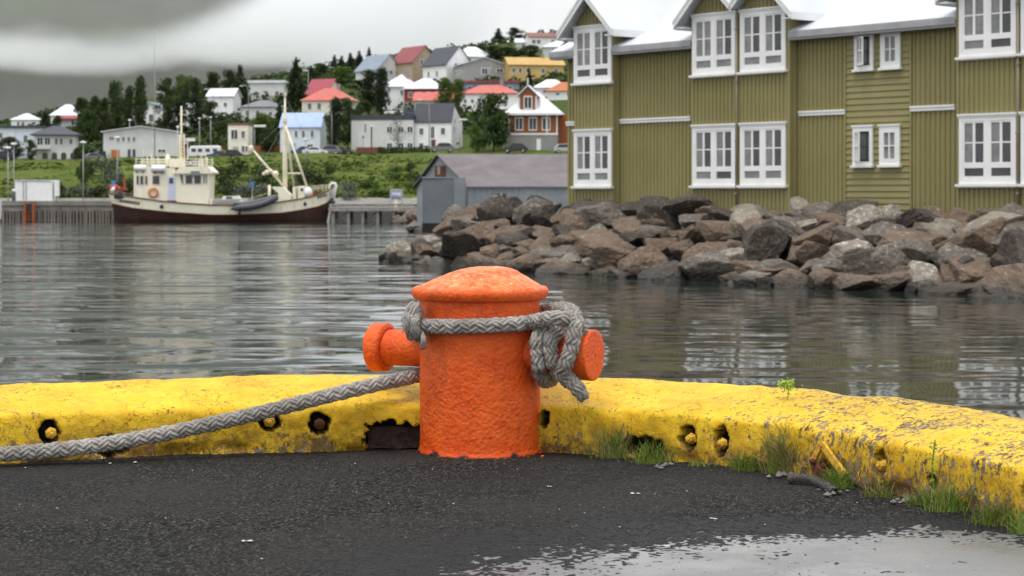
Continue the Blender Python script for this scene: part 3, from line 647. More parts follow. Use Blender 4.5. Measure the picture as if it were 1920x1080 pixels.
def boulder(c, s_, mi, row, flat=.72):
    global nrock
    me = protos[mi][rr_.randrange(6)]; o = link('boulder', me, None, c); nrock += 1
    o.rotation_euler = (rr_.uniform(-.35, .35), rr_.uniform(-.35, .35), rr_.choice((-.88, 2.26)) + rr_.gauss(0, .5)); o.scale = (s_ * rr_.uniform(1.0, 1.7), s_ * rr_.uniform(.8, 1.15), s_ * flat * rr_.uniform(.85, 1.2))
    px = CX + F * c.x / c.y; mark = next(t for x, t in MARK if px < x) if px > 840 else ('at the tip of the breakwater' if px < 790 else 'before the grey steel box')
    size = 'small' if s_ < .45 else ('big' if s_ > .7 else 'mid sized')
    shp = 'slab' if flat < .55 else 'boulder'
    tag(o, f'{size} {RN[mi]} {shp} {ROWN[row]} {mark}', 'boulder', 'boulders of the breakwater')
RW = [(.10, .04, .46, 0), (.7, .36, .54, 0), (1.4, .74, .58, 1), (2.2, 1.16, .58, 2), (3.0, 1.50, .56, 3), (3.9, 1.74, .52, 4)]
for (o, h, size, row) in RW:
    s = 1.3 if row else .9; L = 35.0
    while s < L:
        t = s / 37.0; p = shore(t); sz = size * rr_.choice((.65, .8, 1, 1.1, 1.25, 1.6)) * min(1, .62 + s / 18); kk = min(1, .1 + s / 5.5)
        if not (row >= 3 and s < 2.0) and not (row == 4 and s < 4.2):
            mi = rr_.choices((0, 1, 2, 3), (44, 26, 18, 12))[0]
            c = p + INW * (o + rr_.uniform(-.3, .3)) + Vector((0, 0, h * kk + rr_.uniform(-.14, .14)))
            boulder(c, sz * (.75 + .25 * kk), mi, row, .5 if rr_.random() < .15 else rr_.uniform(.68, .92))
        s += sz * rr_.uniform(1.25, 1.6)
print("ROCKS", nrock)
for k in range(36):      # smaller stones wedged between
    t = rr_.uniform(.05, .93); o = rr_.uniform(0, 3.6); p = shore(t); kk = min(1, .1 + t * 37 / 5.5)
    boulder(p + INW * (o - .45) + Vector((0, 0, (o * .45 + .05) * kk)), rr_.uniform(.22, .42), rr_.choices((0, 1, 2, 3), (40, 30, 15, 15))[0], min(3, int(o)), .75)

# ---------------------------------------------------------------- green house
D0 = Vector((.638, -.770, 0)); NR = Vector((-.770, -.638, 0)); X0, Y0 = (1064 - CX) / F * 65, 65.0; BAYP = .35
def tpx(px, p=0.0):                # position along the facade that shows at a pixel column, for a wall standing p metres proud
    x, y = X0 + NR.x * p, Y0 + NR.y * p; k = (px - CX) / F
    return (k * y - x) / (D0.x - k * D0.y)
gh = tag(empty('green_house', (X0, Y0, 0), math.atan2(D0.y, D0.x)), 'long olive green house clad in ribbed boards with white windows behind the boulders', 'house')
ZB, ZE = .2, 5.62
A0, A1 = tpx(1078, BAYP), tpx(1150, BAYP); B0, B1 = tpx(1298, BAYP), tpx(1482, BAYP); C0 = tpx(1794, BAYP); C1 = C0 + (B1 - B0); L = C1 + 3.5; BM = tpx(1385, BAYP)
def ribbed(x0, x1, z0, ztop, y, name='wall', pitch=.165, amp=.042):
    """vertical ribbed cladding; ztop(x) gives the upper edge"""
    xs = []; 
    n_ = max(1, round((x1 - x0) / pitch)); pt = (x1 - x0) / n_
    for k in range(n_):
        for f_, d_ in ((0, 0), (.52, 0), (.62, -1), (.9, -1)): xs.append((x0 + (k + f_) * pt, y + d_ * amp))
    xs.append((x1, y)); mb = MB(); vs = []
    for x, yy in xs: vs += [(x, yy, z0), (x, yy, ztop(x))]
    return mb.add(vs, [(2*i, 2*i+2, 2*i+3, 2*i+1) for i in range(len(xs)-1)])
def wall(mb, name='wall'): return mb.build(name, M['olive'], gh)
flat_ = lambda z: (lambda x: z)
P0, P1 = tpx(1588), tpx(1708)
wall(ribbed(0, A0 + .05, ZB, flat_(ZE), 0)); wall(ribbed(A1 - .05, B0 + .05, ZB, flat_(ZE), 0)); wall(ribbed(B1 - .05, P0, ZB, flat_(ZE), 0)); wall(ribbed(P1, C0 + .05, ZB, flat_(ZE), 0)); wall(ribbed(C1, L, ZB, flat_(ZE), 0))
mb = MB(); z = ZB                                        # horizontal clapboards between the two ribbed fields
while z < ZE - .01:
    z2 = min(z + .178, ZE); mb.add([(P0, -.045, z), (P1, -.045, z), (P1, -.012, z2), (P0, -.012, z2), (P0, -.012, z), (P1, -.012, z)], [(0, 1, 2, 3), (4, 5, 1, 0)]); z = z2
mb.box(P0 - .06, P0, -.06, 0, ZB, ZE).box(P1, P1 + .06, -.06, 0, ZB, ZE); mb.build('clapboard_panel', M['olive'], gh)
mb = MB(); mb.box(.005, L - .005, .02, 10, ZB, ZE - .02)
mb.add([(0, .03, ZE), (0, 9.97, ZE), (0, 5, 7.75)], [(0, 1, 2)]).add([(L, .03, ZE), (L, 9.97, ZE), (L, 5, 7.75)], [(0, 2, 1)]); mb.build('core_wall', M['olive'], gh)
SL = math.tan(R(24)); ZEV = 5.82                        # main roof
def mainroof(x0, x1, y0): 
    y1 = 5.0; z0 = ZEV + (y0 + .42) * SL; z1 = ZEV + 5.42 * SL
    mb = MB(); mb.prism([(x0, y0, z0), (x0, y1, z1), (x0, y1, z1 - .09), (x0, y0, z0 - .09)], (0, 0, 0), (x1 - x0, 0, 0))
    mb.prism([(x0, 10.42, ZEV), (x0, y1, z1), (x0, y1, z1 - .09), (x0, 10.42, ZEV - .09)], (0, 0, 0), (x1 - x0, 0, 0)); return mb.build('roof', M['wroof'], gh)
def bayx(x0, x1): return (x0 + .02, x1 - .02)
segs = [(-.45, A0 + .01), (A1 - .01, B0 + .01), (B1 - .01, C0 + .01), (C1 - .01, L + .4)]
for x0, x1 in segs:
    mainroof(x0, x1, -.42)
    mb = MB(); mb.box(x0, x1, -.44, -.30, ZEV - .10, ZEV - .003).box(x0, x1, -.42, -.02, ZEV - .27, ZEV - .11).box(x0 , x1, -.46, -.432, ZEV - .2, ZEV - .06); mb.build('eave_gutter', M['gutter'], gh)
for x0, x1 in ((A0, A1), (B0, B1), (C0, C1)): mainroof(x0 + .012, x1 - .012, 1.9)
for (a, b) in ((0, A0), (tpx(1165), tpx(1297)), (tpx(1500), tpx(1587)), (tpx(1709), tpx(1793))):
    mb = MB(); mb.box(a, b, -.075, -.021, 3.31, 3.45).box(a, b, -.10, -.021, 3.40, 3.455); mb.build('belt_board', M['white'], gh, .006)
ZG = 6.50; PIT = 1.0
def bay(x0, x1, gables):
    n_ = gables; w = (x1 - x0) / n_
    def top(x):
        k = min(n_ - 1, int((x - x0) / w)); m = x0 + (k + .5) * w
        return ZG + .05 + (w / 2 - abs(x - m)) * PIT
    bw = ribbed(x0 + .09, x1 - .09, ZB, top, -BAYP, 'bay_wall', .165)
    bw.box(x0, x0 + .09, -BAYP - .03, -BAYP + .1, ZB, ZG).box(x1 - .09, x1, -BAYP - .03, -BAYP + .1, ZB, ZG)
    bw.build('bay_wall', M['olive'], gh)
    for x, sg in ((x0, -1), (x1, 1)):
        mb = MB(); q = []; n2 = 15
        for k in range(n2 + 1):
            yy = -BAYP + .1 + k * .165
            for f_, d_ in ((0, 0), (.55, 0), (.65, 1), (.9, 1)): q.append((x + (d_ - 1) * .015 * sg, yy + f_ * .165))
        vs = []
        for xx, yy in q: vs += [(xx, yy, ZB if yy < .05 else ZE - .1), (xx, yy, ZG - .02)]
        mb.add(vs, [(2*i, 2*i+2, 2*i+3, 2*i+1) for i in range(len(q)-1)]); mb.build('bay_side', M['olive'], gh)
    for k in range(n_):
        a, b = x0 + k * w, x0 + (k + 1) * w; m = (a + b) / 2; oh = .36; zt = ZG + .12 + (w / 2) * PIT
        for sg in (-1, 1):
            o2 = oh if (sg < 0 and k == 0) or (sg > 0 and k == n_ - 1) else 0.0; e = m + sg * (w / 2 + o2); ze = zt - (w / 2 + o2) * PIT
            mb = MB(); yb = 4.6
            mb.prism([(m, 0, zt), (e, 0, ze), (e, 0, ze + .10), (m, 0, zt + .12)], (0, -BAYP - .40, 0), (0, yb, 0)); mb.build('gable_roof', M['wroof'], gh)
            mb = MB(); mb.prism([(m, 0, zt + .145), (e + sg * .03, 0, ze + .125 - sg * 0), (e + sg * .03, 0, ze - .10), (m, 0, zt - .13)], (0, -BAYP - .46, 0), (0, -BAYP - .405, 0))
            mb.prism([(m, 0, zt + .16), (e + sg * .04, 0, ze + .14), (e + sg * .04, 0, ze + .05), (m, 0, zt + .06)], (0, -BAYP - .485, 0), (0, -BAYP - .462, 0)); mb.build('bargeboard', M['white'], gh)
            if o2:
                mb = MB(); x_ = e + sg * .005; mb.box(min(x_, x_ + sg * .05), max(x_, x_ + sg * .05), -BAYP - .40, 2.4, ze - .13, ze + .085).box(min(x0 if sg < 0 else x1, e), max(x0 if sg < 0 else x1, e), -BAYP - .39, 2.4, ze - .10, ze - .06); mb.build('gable_fascia', M['white'], gh)
bay(A0, A1, 1); bay(B0, B1, 2); bay(C0, C1, 2)
for x in (BM, (C0 + C1) / 2):
    mb = MB(); mb.tube([(x, -BAYP - .09, ZG - .1), (x, -BAYP - .09, ZB)], .036, 10)
    for z in (1.0, 2.6, 4.4, 6.0): mb.box(x - .05, x + .05, -BAYP - .14, -BAYP - .02, z, z + .04)
    mb.build('downpipe', M['pipe'], gh)
def pane(win, x0, x1, z0, z1, y, curt): 
    MB().box(x0, x1, y, y + .02, z0, z1).build('pane', M['curtain'] if curt else M['glass'], win)
def big_window(x0, z0, w=1.84, h=1.84, y=-BAYP, curtains=()):
    mb = MB(); c = .115; Y = y - .085; yy = y - .02
    mb.box(x0, x0 + c, Y, yy, z0, z0 + h).box(x0 + w - c, x0 + w, Y, yy, z0, z0 + h).box(x0 + c, x0 + w - c, Y, yy, z0 + h - .15, z0 + h).box(x0 + c, x0 + w - c, Y, yy, z0, z0 + .13)
    mb.box(x0 - .04, x0 + w + .04, Y - .04, yy, z0 + h, z0 + h + .05).box(x0 - .03, x0 + w + .03, Y - .015, yy, z0 + h - .05, z0 + h - .003)
    mid = x0 + w / 2; mb.box(mid - .065, mid + .065, Y + .004, yy, z0 + .13, z0 + h - .15)
    a0, b1 = x0 + c, x0 + w - c; ws_ = []
    for (a, b) in ((a0, mid - .065), (mid + .065, b1)):
        s_ = .058; Yb = Y + .012
        zt = z0 + h - .15; zr = z0 + .13 + .40                         # transom between the tall lights and the low pane
        mb.box(a, a + s_, Yb, yy, z0 + .13, zt).box(b - s_, b, Yb, yy, z0 + .13, zt).box(a + s_, b - s_, Yb, yy, zt - .05, zt).box(a + s_, b - s_, Yb, yy, zr - .10, zr + .05).box(a + s_, b - s_, Yb, yy, z0 + .13, z0 + .21)
        cm = (a + b) / 2; mb.box(cm - .038, cm + .038, Yb + .006, yy, zr + .05, zt - .05)
        zm = (zr + .05 + zt - .05) / 2; mb.box(a + s_, cm - .038, Yb + .02, yy, zm - .018, zm + .018).box(cm + .038, b - s_, Yb + .02, yy, zm - .018, zm + .018)
        ws_ += [(a + s_, cm - .038, zr + .05, zt - .05), (cm + .038, b - s_, zr + .05, zt - .05), (a + s_, b - s_, z0 + .21, zr - .10)]
    o = mb.build('window', M['white'], gh)
    MB().box(x0 - .07, x0 + w + .07, y - .17, yy, z0 - .07, z0 - .002).box(x0 - .03, x0 + w + .03, y - .12, yy, z0 - .10, z0 - .071).build('sill', M['white'], o)
    for k, q in enumerate(ws_): pane(o, q[0], q[1], q[2], q[3], y - .045, k in curtains)
zl, zu = 1.27, 4.70
for (x, cl, cu) in (((A0 + A1) / 2, (0, 2, 3, 5), (0, 1, 3)), ((B0 + BM) / 2, (0, 2, 3), (0, 1, 2, 3, 5)), ((BM + B1) / 2, (0, 2, 3, 5), (0, 2, 3, 5)), (C0 + 1.05, (0, 3), (1, 0, 2, 3)), (C1 - 1.05, (), (0,))):
    big_window(x - .92, zl, curtains=cl); big_window(x - .92, zu, curtains=cu)
def small_window(px0, px1, z0, h, op):
    x0, x1 = tpx(px0), tpx(px1); y = -.045; mb = MB(); c = .11; Y = y - .07; w = x1 - x0
    mb.box(x0, x0 + c, Y, y, z0, z0 + h).box(x1 - c, x1, Y, y, z0, z0 + h).box(x0 + c, x1 - c, Y, y, z0 + h - .13, z0 + h).box(x0 + c, x1 - c, Y, y, z0, z0 + .1).box(x0 - .03, x1 + .03, Y - .03, y, z0 + h, z0 + h + .045)
    o = mb.build('window', M['white'], gh); MB().box(x0 - .04, x1 + .04, y - .13, y, z0 - .07, z0 - .002).build('sill', M['white'], o)
    pane(o, x0 + c, x1 - c, z0 + .1, z0 + h - .13, y - .02, False)
    a, b, za, zb = x0 + c, x1 - c, z0 + .1, z0 + h - .13; s = MB(); W = b - a
    def fr(u0, u1, v0, v1): s.box(u0, u1, -.02, .02, v0, v1)
    fr(0, .06, za, zb); fr(W - .06, W, za, zb); fr(.06, W - .06, zb - .06, zb); fr(.06, W - .06, za, za + .07); fr(W/2 - .02, W/2 + .02, za + .07, zb - .06); fr(.06, W/2 - .02, (za+zb)/2 - .015, (za+zb)/2 + .015); fr(W/2 + .02, W - .06, (za+zb)/2 - .015, (za+zb)/2 + .015)
    so_ = s.build('sash', M['white'], o); so_.location = (a, y - .055, 0)
    if op: so_.rotation_euler = (0, 0, R(-op)); so_.location = (a, y - .09, 0)
    else: pane(o, a + .06, b - .06, za + .07, zb - .06, y - .035, True)
small_window(1606, 1641, 4.58, 1.06, 28); small_window(1655, 1692, 4.58, 1.06, 0); small_window(1603, 1640, 1.83, 1.10, 36); small_window(1653, 1691, 1.83, 1.10, 0)

# ---------------------------------------------------------------- corrugated shed on the point
M['steel'] = plain('galvanised_corrugated_sheet', (.30, .325, .345), (.22, .24, .25), .8, .5, metal=.15, spec=.3)
M['steel2'] = plain('grey_painted_plate', (.155, .175, .185), (.12, .135, .145), 1.1, .6)
M['oldroof'] = plain('faded_brown_roof_sheet', (.175, .15, .155), (.115, .10, .105), 1.2, .7, .2, 5)
SY = 92.0
sh = tag(empty('boat_shed', (0, 0, 0)), 'low grey corrugated boat shed with faded brown roof behind the boulders', 'shed')
def S(px, py, D=SY): return P(px, py, D)
sdir = Vector((1, .16, 0)).normalized(); gd = Vector((-.10, 1, 0)).normalized()      # along the ridge, and across the gable
apex = S(826, 291, 95.0); le = S(782, 350, 98.2); re_ = S(868, 334, 92.0); lb = Vector((le.x, le.y, -.6)); rbm = Vector((re_.x, re_.y, -.6))
LEN = 15.0; dv = sdir * LEN
def corr_quad(a, b, h0, h1, name, mat, pitch=.30, amp=.025, out=Vector((0, -1, 0)), rng_=None):
    """ribbed sheet wall from a to b between the heights h0 and h1(u)"""
    n_ = max(2, round((b - a).length / pitch)) * 4; mb = MB(); vs = []
    for k in range(n_ + 1):
        u = k / n_; p = a.lerp(b, u) + out * (amp * (1 if k % 4 in (1, 2) else 0)); z1 = h1(u) if callable(h1) else h1
        vs += [(p.x, p.y, h0), (p.x, p.y, z1)]
    mb.add(vs, [(2*i, 2*i+2, 2*i+3, 2*i+1) for i in range(n_)]); return mb.build(name, mat, sh)
fu = (apex.x - le.x) / (re_.x - le.x)
corr_quad(Vector((le.x, le.y, 0)), Vector((re_.x, re_.y, 0)), -.6, lambda u: le.z + (apex.z - le.z) * u / fu if u < fu else apex.z + (re_.z - apex.z) * (u - fu) / (1 - fu), 'gable_wall', M['steel'])
corr_quad(Vector((re_.x, re_.y, 0)), Vector((re_.x, re_.y, 0)) + dv, -.6, re_.z, 'side_wall', M['steel'])
mb = MB(); up = Vector((0, 0, .06)); e1 = re_ + (re_ - apex) * .05 - sdir * .2; a1 = apex - sdir * .2
mb.add([a1 + up, e1 + up, e1 + dv + up, a1 + dv + up, a1, e1, e1 + dv, a1 + dv], [(0, 1, 2, 3), (4, 7, 6, 5), (0, 4, 5, 1), (1, 5, 6, 2), (3, 2, 6, 7)])
e2 = le + (le - apex) * .05 - sdir * .2
mb.add([a1 + up, e2 + up, e2 + dv + up, a1 + dv + up, a1, e2, e2 + dv, a1 + dv], [(0, 3, 2, 1), (4, 5, 6, 7), (0, 1, 5, 4)]); mb.build('roof', M['oldroof'], sh)
# lean-to along the front
lt0 = S(872, 336, 91.2); lt1 = S(874, 352, 89.6); LL = 13.0
mb = MB(); dl = sdir * LL; mb.add([lt0 + up, lt1 + up, lt1 + dl + up, lt0 + dl + up, lt0, lt1, lt1 + dl, lt0 + dl], [(0, 1, 2, 3), (4, 7, 6, 5), (0, 4, 5, 1), (1, 5, 6, 2)]); mb.build('lean_to_roof', M['oldroof'], sh)
a = Vector((lt1.x + .08, lt1.y + .12, 0)); corr_quad(a, a + sdir * LL, -.6, lt1.z - .02, 'lean_to_wall', M['steel'])
b0 = S(849, 333, 90.4); b1 = S(873, 336, 89.9); corr_quad(Vector((b0.x, b0.y, 0)), Vector((b1.x, b1.y, 0)), -.6, b0.z, 'end_wall', M['steel'], .22)
wv = corr_quad  # window in the lean-to and hatch in the gable
c = a + sdir * ((937 - 874) / F * 90); mb = MB(); mb.box(c.x - .22, c.x + .22, c.y - .08, c.y - .03, .97 - (373 - HY) / F * 90, .97 - (363 - HY) / F * 90); w_ = mb.build('window', M['glass'], sh)
mb = MB(); z0_, z1_ = .97 - (373 - HY) / F * 90, .97 - (363 - HY) / F * 90; mb.box(c.x - .02, c.x + .02, c.y - .11, c.y - .081, z0_, z1_); mb.build('glazing_bar', M['white'], w_)
M['hatch'] = plain('weathered_red_brown_board', (.16, .075, .05), (.09, .05, .04), 4, .8)
h0 = S(815, 332, 94.3); mb = MB(); mb.box(h0.x, h0.x + .58, h0.y - .12, h0.y - .04, h0.z, h0.z + .55).build('hatch', M['hatch'], sh)
MB().box(h0.x + .14, h0.x + .27, h0.y - .15, h0.y - .121, h0.z + .12, h0.z + .5).build('hatch_panel', plain('tan_board', (.42, .32, .24), (.3, .22, .17), 4, .8), sh)
# plain steel box at the water's edge before the gable
bx_ = tag(empty('steel_box', (0, 0, 0)), 'tall plain grey steel box standing at the water before the shed gable', 'box')
q0 = S(792, 334, 87.5); q1 = S(849, 334, 87.0); q2 = Vector((q1.x, q1.y + 1.9, 0)); zt = q0.z; mb = MB()
mb.prism([(q0.x, q0.y, 0), (q1.x, q1.y, 0), (q2.x, q2.y, 0), (q0.x + .1, q0.y + 1.9, 0)], (0, 0, -.3), (0, 0, zt)); mb.build('panel', M['steel2'], bx_)
mb = MB(); mb.prism([(q0.x - .04, q0.y - .04, 0), (q1.x + .04, q1.y - .04, 0), (q2.x + .04, q2.y, 0), (q0.x, q0.y + 1.9, 0)], (0, 0, zt), (0, 0, zt + .05)); mb.build('lid', M['steel'], bx_)
mb = MB(); mb.prism([(q0.x - .01, q0.y - .015, 0), (q1.x + .01, q1.y - .015, 0), (q2.x + .01, q2.y, 0), (q0.x + .05, q0.y + 1.9, 0)], (0, 0, -.75), (0, 0, -.301)); mb.build('plinth', M['rubble'], bx_)
# bent pipe frame thrown on the boulders
pf = tag(empty('pipe_frame', (0, 0, 0)), 'bent rusty pipe frame lying on the boulders before the lean-to', 'scrap frame'); mb = MB()
for o_ in (0, .12):
    mb.tube(smooth_path([S(988, 384, 66 + o_), S(990, 370, 66 + o_), S(1003, 366, 66 + o_), S(1026, 375, 66 + o_), S(1046, 386, 66 + o_)], .2), .035, 6)
for px in (998, 1012, 1028): mb.tube([S(px, 368 + (px - 998) * .3, 66), S(px + 8, 384, 66.1)], .025, 6)
mb.build('pipe', plain('grey_rusty_pipe', (.16, .14, .13), (.1, .08, .07), 6, .7), pf)
# ================================================================ fishing boat at the far quay
BD = 167.0; MPP = BD / F
M.update(cream=plain('cream_hull_paint', (.86, .82, .68), (.79, .74, .58), .8, .45, runs=((.34, .20, .09), 2.2, .55)), darkhull=plain('dark_antifouling', (.030, .017, .014), (.06, .022, .016), .5, .5, runs=((.10, .045, .025), 1.6, .8)), strake=plain('brown_strake', (.20, .10, .03), (.12, .06, .02), 3, .6),
 deckgrey=plain('deck_grey', (.20, .19, .18), (.13, .12, .12), 2, .8), mastc=plain('cream_mast_paint', (.82, .77, .62), (.70, .62, .45), 2, .5), black=plain('black_rubber', (.018, .018, .020), (.03, .03, .03), 4, .6),
 whitep=plain('white_boat_paint', (.80, .80, .80), (.70, .70, .69), 2, .4), ringo=plain('orange_ring', (.72, .27, .07), (.55, .2, .06), 5, .6), bluepaint=plain('pale_blue_door', (.55, .60, .75), (.5, .55, .7), 2, .5),
 dinghy=plain('grey_inflatable', (.085, .085, .10), (.06, .06, .07), 3, .5), redt=plain('red_tarpaulin', (.45, .08, .06), (.3, .05, .04), 5, .7), steelgrey=plain('grey_steel', (.25, .26, .27), (.18, .19, .2), 3, .5), signblue=plain('blue_sign', (.06, .22, .55), None, 3, .5), orangep=plain('orange_steel', (.42, .10, .03), (.28, .07, .03), 3, .6))
bt = tag(empty('fishing_boat', (P(417, 418, BD).x, BD, WZ), R(1.5)), 'old wooden fishing boat with cream topsides and dark hull moored at the far quay', 'boat')
def bx(px): return (px - 417) * MPP
def bz(py): return (417 - py) * MPP
SHX = [208, 235, 260, 311, 355, 400, 460, 500, 525, 565, 597, 612, 627]; SHY = [362, 367, 370, 377, 381, 384, 385, 383, 379, 373, 366, 360, 348]
BNX = [208, 235, 260, 325, 400, 460, 530, 570, 600, 618, 627]; BNY = [381, 386, 390, 397, 402, 402, 399, 393, 387, 380, 372]
def half(u):        # half breadth at the sheer, u = 0 stern .. 1 bow
    return 2.45 * (1 - max(0, (.30 - u) / .30) ** 2.2 * .55) * (1 - max(0, (u - .55) / .45) ** 2.3)
NS = 56
def hull_ring(u):
    px = 208.5 + u * 418; zs = bz(np.interp(px, SHX, SHY)); zb = bz(np.interp(px, BNX, BNY)); b = half(u); pts = []
    for f_, (z, kb) in enumerate([(zs, 1.0), (zb + .55 * (zs - zb), .985), (zb, .96), (zb * .5, .90), (.0, .82), (-.5, .62), (-.9, .2)]):
        rake = -max(0, (u - .80) / .20) ** 1.5 * (zs - z) * .22 + max(0, (.12 - u) / .12) * (zs - z) * .30
        kk = kb if u < .9 else kb * (1 - (u - .9) * 1.5 * (1 - kb) * 3)
        pts.append((bx(px) + rake, b * max(kk, .02), z))
    return pts
rings = [hull_ring(k / NS) for k in range(NS + 1)]
def skin(i0, i1, name, mat, parent=bt):
    mb = MB(); n_ = i1 - i0 + 1
    for sg in (-1, 1):
        vs = [(x, sg * y, z) for r_ in rings for (x, y, z) in r_[i0:i1+1]]
        mb.add(vs, [(k*n_+j, (k+1)*n_+j, (k+1)*n_+j+1, k*n_+j+1) for k in range(NS) for j in range(n_-1)], True)
    r0 = rings[0][i0:i1+1]; mb.add([(x, -y, z) for x, y, z in r0] + [(x, y, z) for x, y, z in r0], [(j, j+1, n_+j+1, n_+j) for j in range(n_-1)])
    return mb.build(name, mat, parent)
skin(0, 2, 'topsides', M['cream']); skin(2, 6, 'lower_hull', M['darkhull'])
mb = MB()
for sg in (-1, 1):
    mb.tube([(r_[2][0], sg * (r_[2][1] + .02), r_[2][2]) for r_ in rings], .05, 6); mb.tube([(r_[0][0], sg * r_[0][1], r_[0][2]) for r_ in rings], .075, 6)
mb.build('rubbing_strake', M['strake'], bt)
mb = MB(); n_ = NS + 1; mb.add([(r_[0][0], -r_[0][1] * .96, r_[0][2] - .55) for r_ in rings] + [(r_[0][0], r_[0][1] * .96, r_[0][2] - .55) for r_ in rings], [(k, k+1, n_+k+1, n_+k) for k in range(NS)]); mb.build('deck', M['deckgrey'], bt)
mb = MB(); rz_ = rings[-1]; mb.bar((bx(627), 0, bz(343)), (bx(613.5), 0, -.3), .14, .18); mb.build('stem', M['whitep'], bt)
for px in (311.5, 574):
    u = (px - 208.5) / 418; q = hull_ring(u)[1]; mb = MB(); mb.lathe([(.17, 0), (.17, .05), (.12, .06)], 14, (q[0], -q[1] + .02, q[2] - .08), (0, -1, 0)); mb.build('porthole', M['black'], bt)
for (p0, p1, y0, y1, n_) in ((229, 271, 375.5, 381, 12), (596, 615, 370, 365, 7)):      # the lettering is too far away to read: a row of dark strokes
    mb = MB()
    for k in range(n_):
        px = p0 + (p1 - p0) * (k + .5) / n_; py = y0 + (y1 - y0) * (k + .5) / n_; u = (px - 208.5) / 418; q = hull_ring(u); f_ = (bz(py) - q[2][2]) / (q[0][2] - q[2][2]); yy = -(q[2][1] + (q[0][1] - q[2][1]) * f_) - .012
        w = (p1 - p0) / n_ * MPP; x = bx(px) + (q[2][0] - bx(px)) * (1 - f_); h = .13
        mb.box(x - w * .42, x - w * .14, yy - .02, yy, bz(py) - h, bz(py) + h).box(x + w * .12, x + w * .36, yy - .02, yy, bz(py) - h, bz(py) + h)
        mb.box(x - w * .137, x + w * .117, yy - .02, yy, bz(py) + (h * .3 if k % 2 else -h), bz(py) + (h if k % 2 else -h * .3))
    mb.build('lettering', M['black'], bt)
# deckhouse
HWY = -1.75
mb = MB(); mb.prism([(bx(258), 0, bz(379)), (bx(258), 0, bz(311)), (bx(333), 0, bz(316)), (bx(333), 0, bz(388))], (0, HWY, 0), (0, 1.75, 0)); mb.build('deckhouse', M['cream'], bt)
mb = MB(); mb.prism([(bx(333), 0, bz(388)), (bx(333), 0, bz(322)), (bx(398), 0, bz(322)), (bx(396), 0, bz(389))], (0, HWY - .02, 0), (0, 1.77, 0)); mb.build('wheelhouse', M['cream'], bt)
mb = MB(); mb.prism([(bx(331), 0, bz(326)), (bx(345), 0, bz(313)), (bx(394), 0, bz(312)), (bx(405), 0, bz(323)), (bx(404), 0, bz(326))], (0, HWY - .22, 0), (0, 1.97, 0)); mb.build('wheelhouse_roof', M['cream'], bt)
def bwin(px0, px1, py0, py1, y=HWY, mat='glass', sl=0):
    f_ = MB(); e = .05; x0, x1, z0, z1 = bx(px0), bx(px1), bz(py1), bz(py0)
    f_.prism([(x0 - e, 0, z1 + e), (x1 + e, 0, z1 + e), (x1 + e, 0, z0 - e), (x0 - e + sl, 0, z0 - e)], (0, y - .05, 0), (0, y - .023, 0)); o = f_.build('window', M['cream'], bt)
    g = MB(); g.prism([(x0, 0, z1), (x1, 0, z1), (x1, 0, z0), (x0 + sl, 0, z0)], (0, y - .075, 0), (0, y - .051, 0)); g.build('pane', M[mat], o)
for a in ((263.5, 267.5), (270.5, 275.5), (279.5, 283)): bwin(a[0], a[1], 330, 345)
bwin(293, 305.5, 330, 345)
for a in ((354, 366), (370, 382)): bwin(a[0], a[1], 329, 344, HWY - .02)
bwin(343.5, 349, 328, 344, HWY - .02, 'glass', .16); bwin(387, 389.5, 328, 343, HWY - .02); bwin(391.5, 393.5, 328, 342, HWY - .02)
MB().box(bx(364), bx(380), HWY - .34, HWY - .23, bz(329), bz(321)).build('radar_box', M['steelgrey'], bt)
mb = MB(); mb.box(bx(322), bx(334), HWY - .09, HWY - .03, bz(376), bz(331)); dr = mb.build('door', M['bluepaint'], bt); MB().box(bx(324), bx(331), HWY - .12, HWY - .091, bz(344), bz(334)).build('pane', M['glass'], dr)
MB().box(bx(320), bx(337), HWY - .4, HWY - .02, bz(379), bz(375.5)).build('step', M['black'], bt)
mb = MB(); mb.lathe([(.30, -.07), (.44, -.07), (.46, 0), (.44, .07), (.30, .07), (.28, 0), (.30, -.07)], 22, (bx(294.5), HWY - .12, bz(361)), (0, 1, 0)); mb.f = [f_ for f_ in mb.f if len(f_) == 4]; mb.m = mb.m[:len(mb.f)]; mb.sm = mb.sm[:len(mb.f)]; mb.build('life_ring', M['ringo'], bt)
for a, b, py, y in ((291, 317, 317, HWY - .1), (258, 281, 316, HWY + .1)):
    mb = MB(); mb.lathe([(.15, 0), (.27, .04), (.30, .12), (.30, (b - a) * MPP - .12), (.27, (b - a) * MPP - .04), (.15, (b - a) * MPP)], 14, (bx(a), y, bz(py)), (1, 0, 0)); lr = mb.build('life_raft', M['whitep'], bt)
    mb = MB(); mb.box(bx(a) + .25, bx(a) + .33, y - .2, y + .25, bz(py) - .4, bz(py) - .25).box(bx(b) - .33, bx(b) - .25, y - .2, y + .25, bz(py) - .4, bz(py) - .25).build('cradle', M['black'], lr)
for y in (HWY + .05, 1.7):                            # bridge deck rails
    mb = MB()
    for py in (299, 304, 309): mb.tube([(bx(262), y, bz(py)), (bx(394), y, bz(py))], .03, 5)
    for px in (262, 272, 283, 291, 306, 318, 330, 344, 372, 383, 394): mb.tube([(bx(px), y, bz(314)), (bx(px), y, bz(294 if px % 2 else 297))], .035, 5)
    mb.build('railing', M['cream'], bt)
mb = MB(); mb.box(bx(322), bx(353), -1.2, 1.2, bz(314), bz(300)).box(bx(352), bx(378), -1.3, 1.3, bz(313.5), bz(299.5)); mb.build('upper_house', M['cream'], bt)
MB().box(bx(352.5), bx(375.5), -1.36, -1.301, bz(313), bz(299.6)).build('number_board', M['black'], bt)
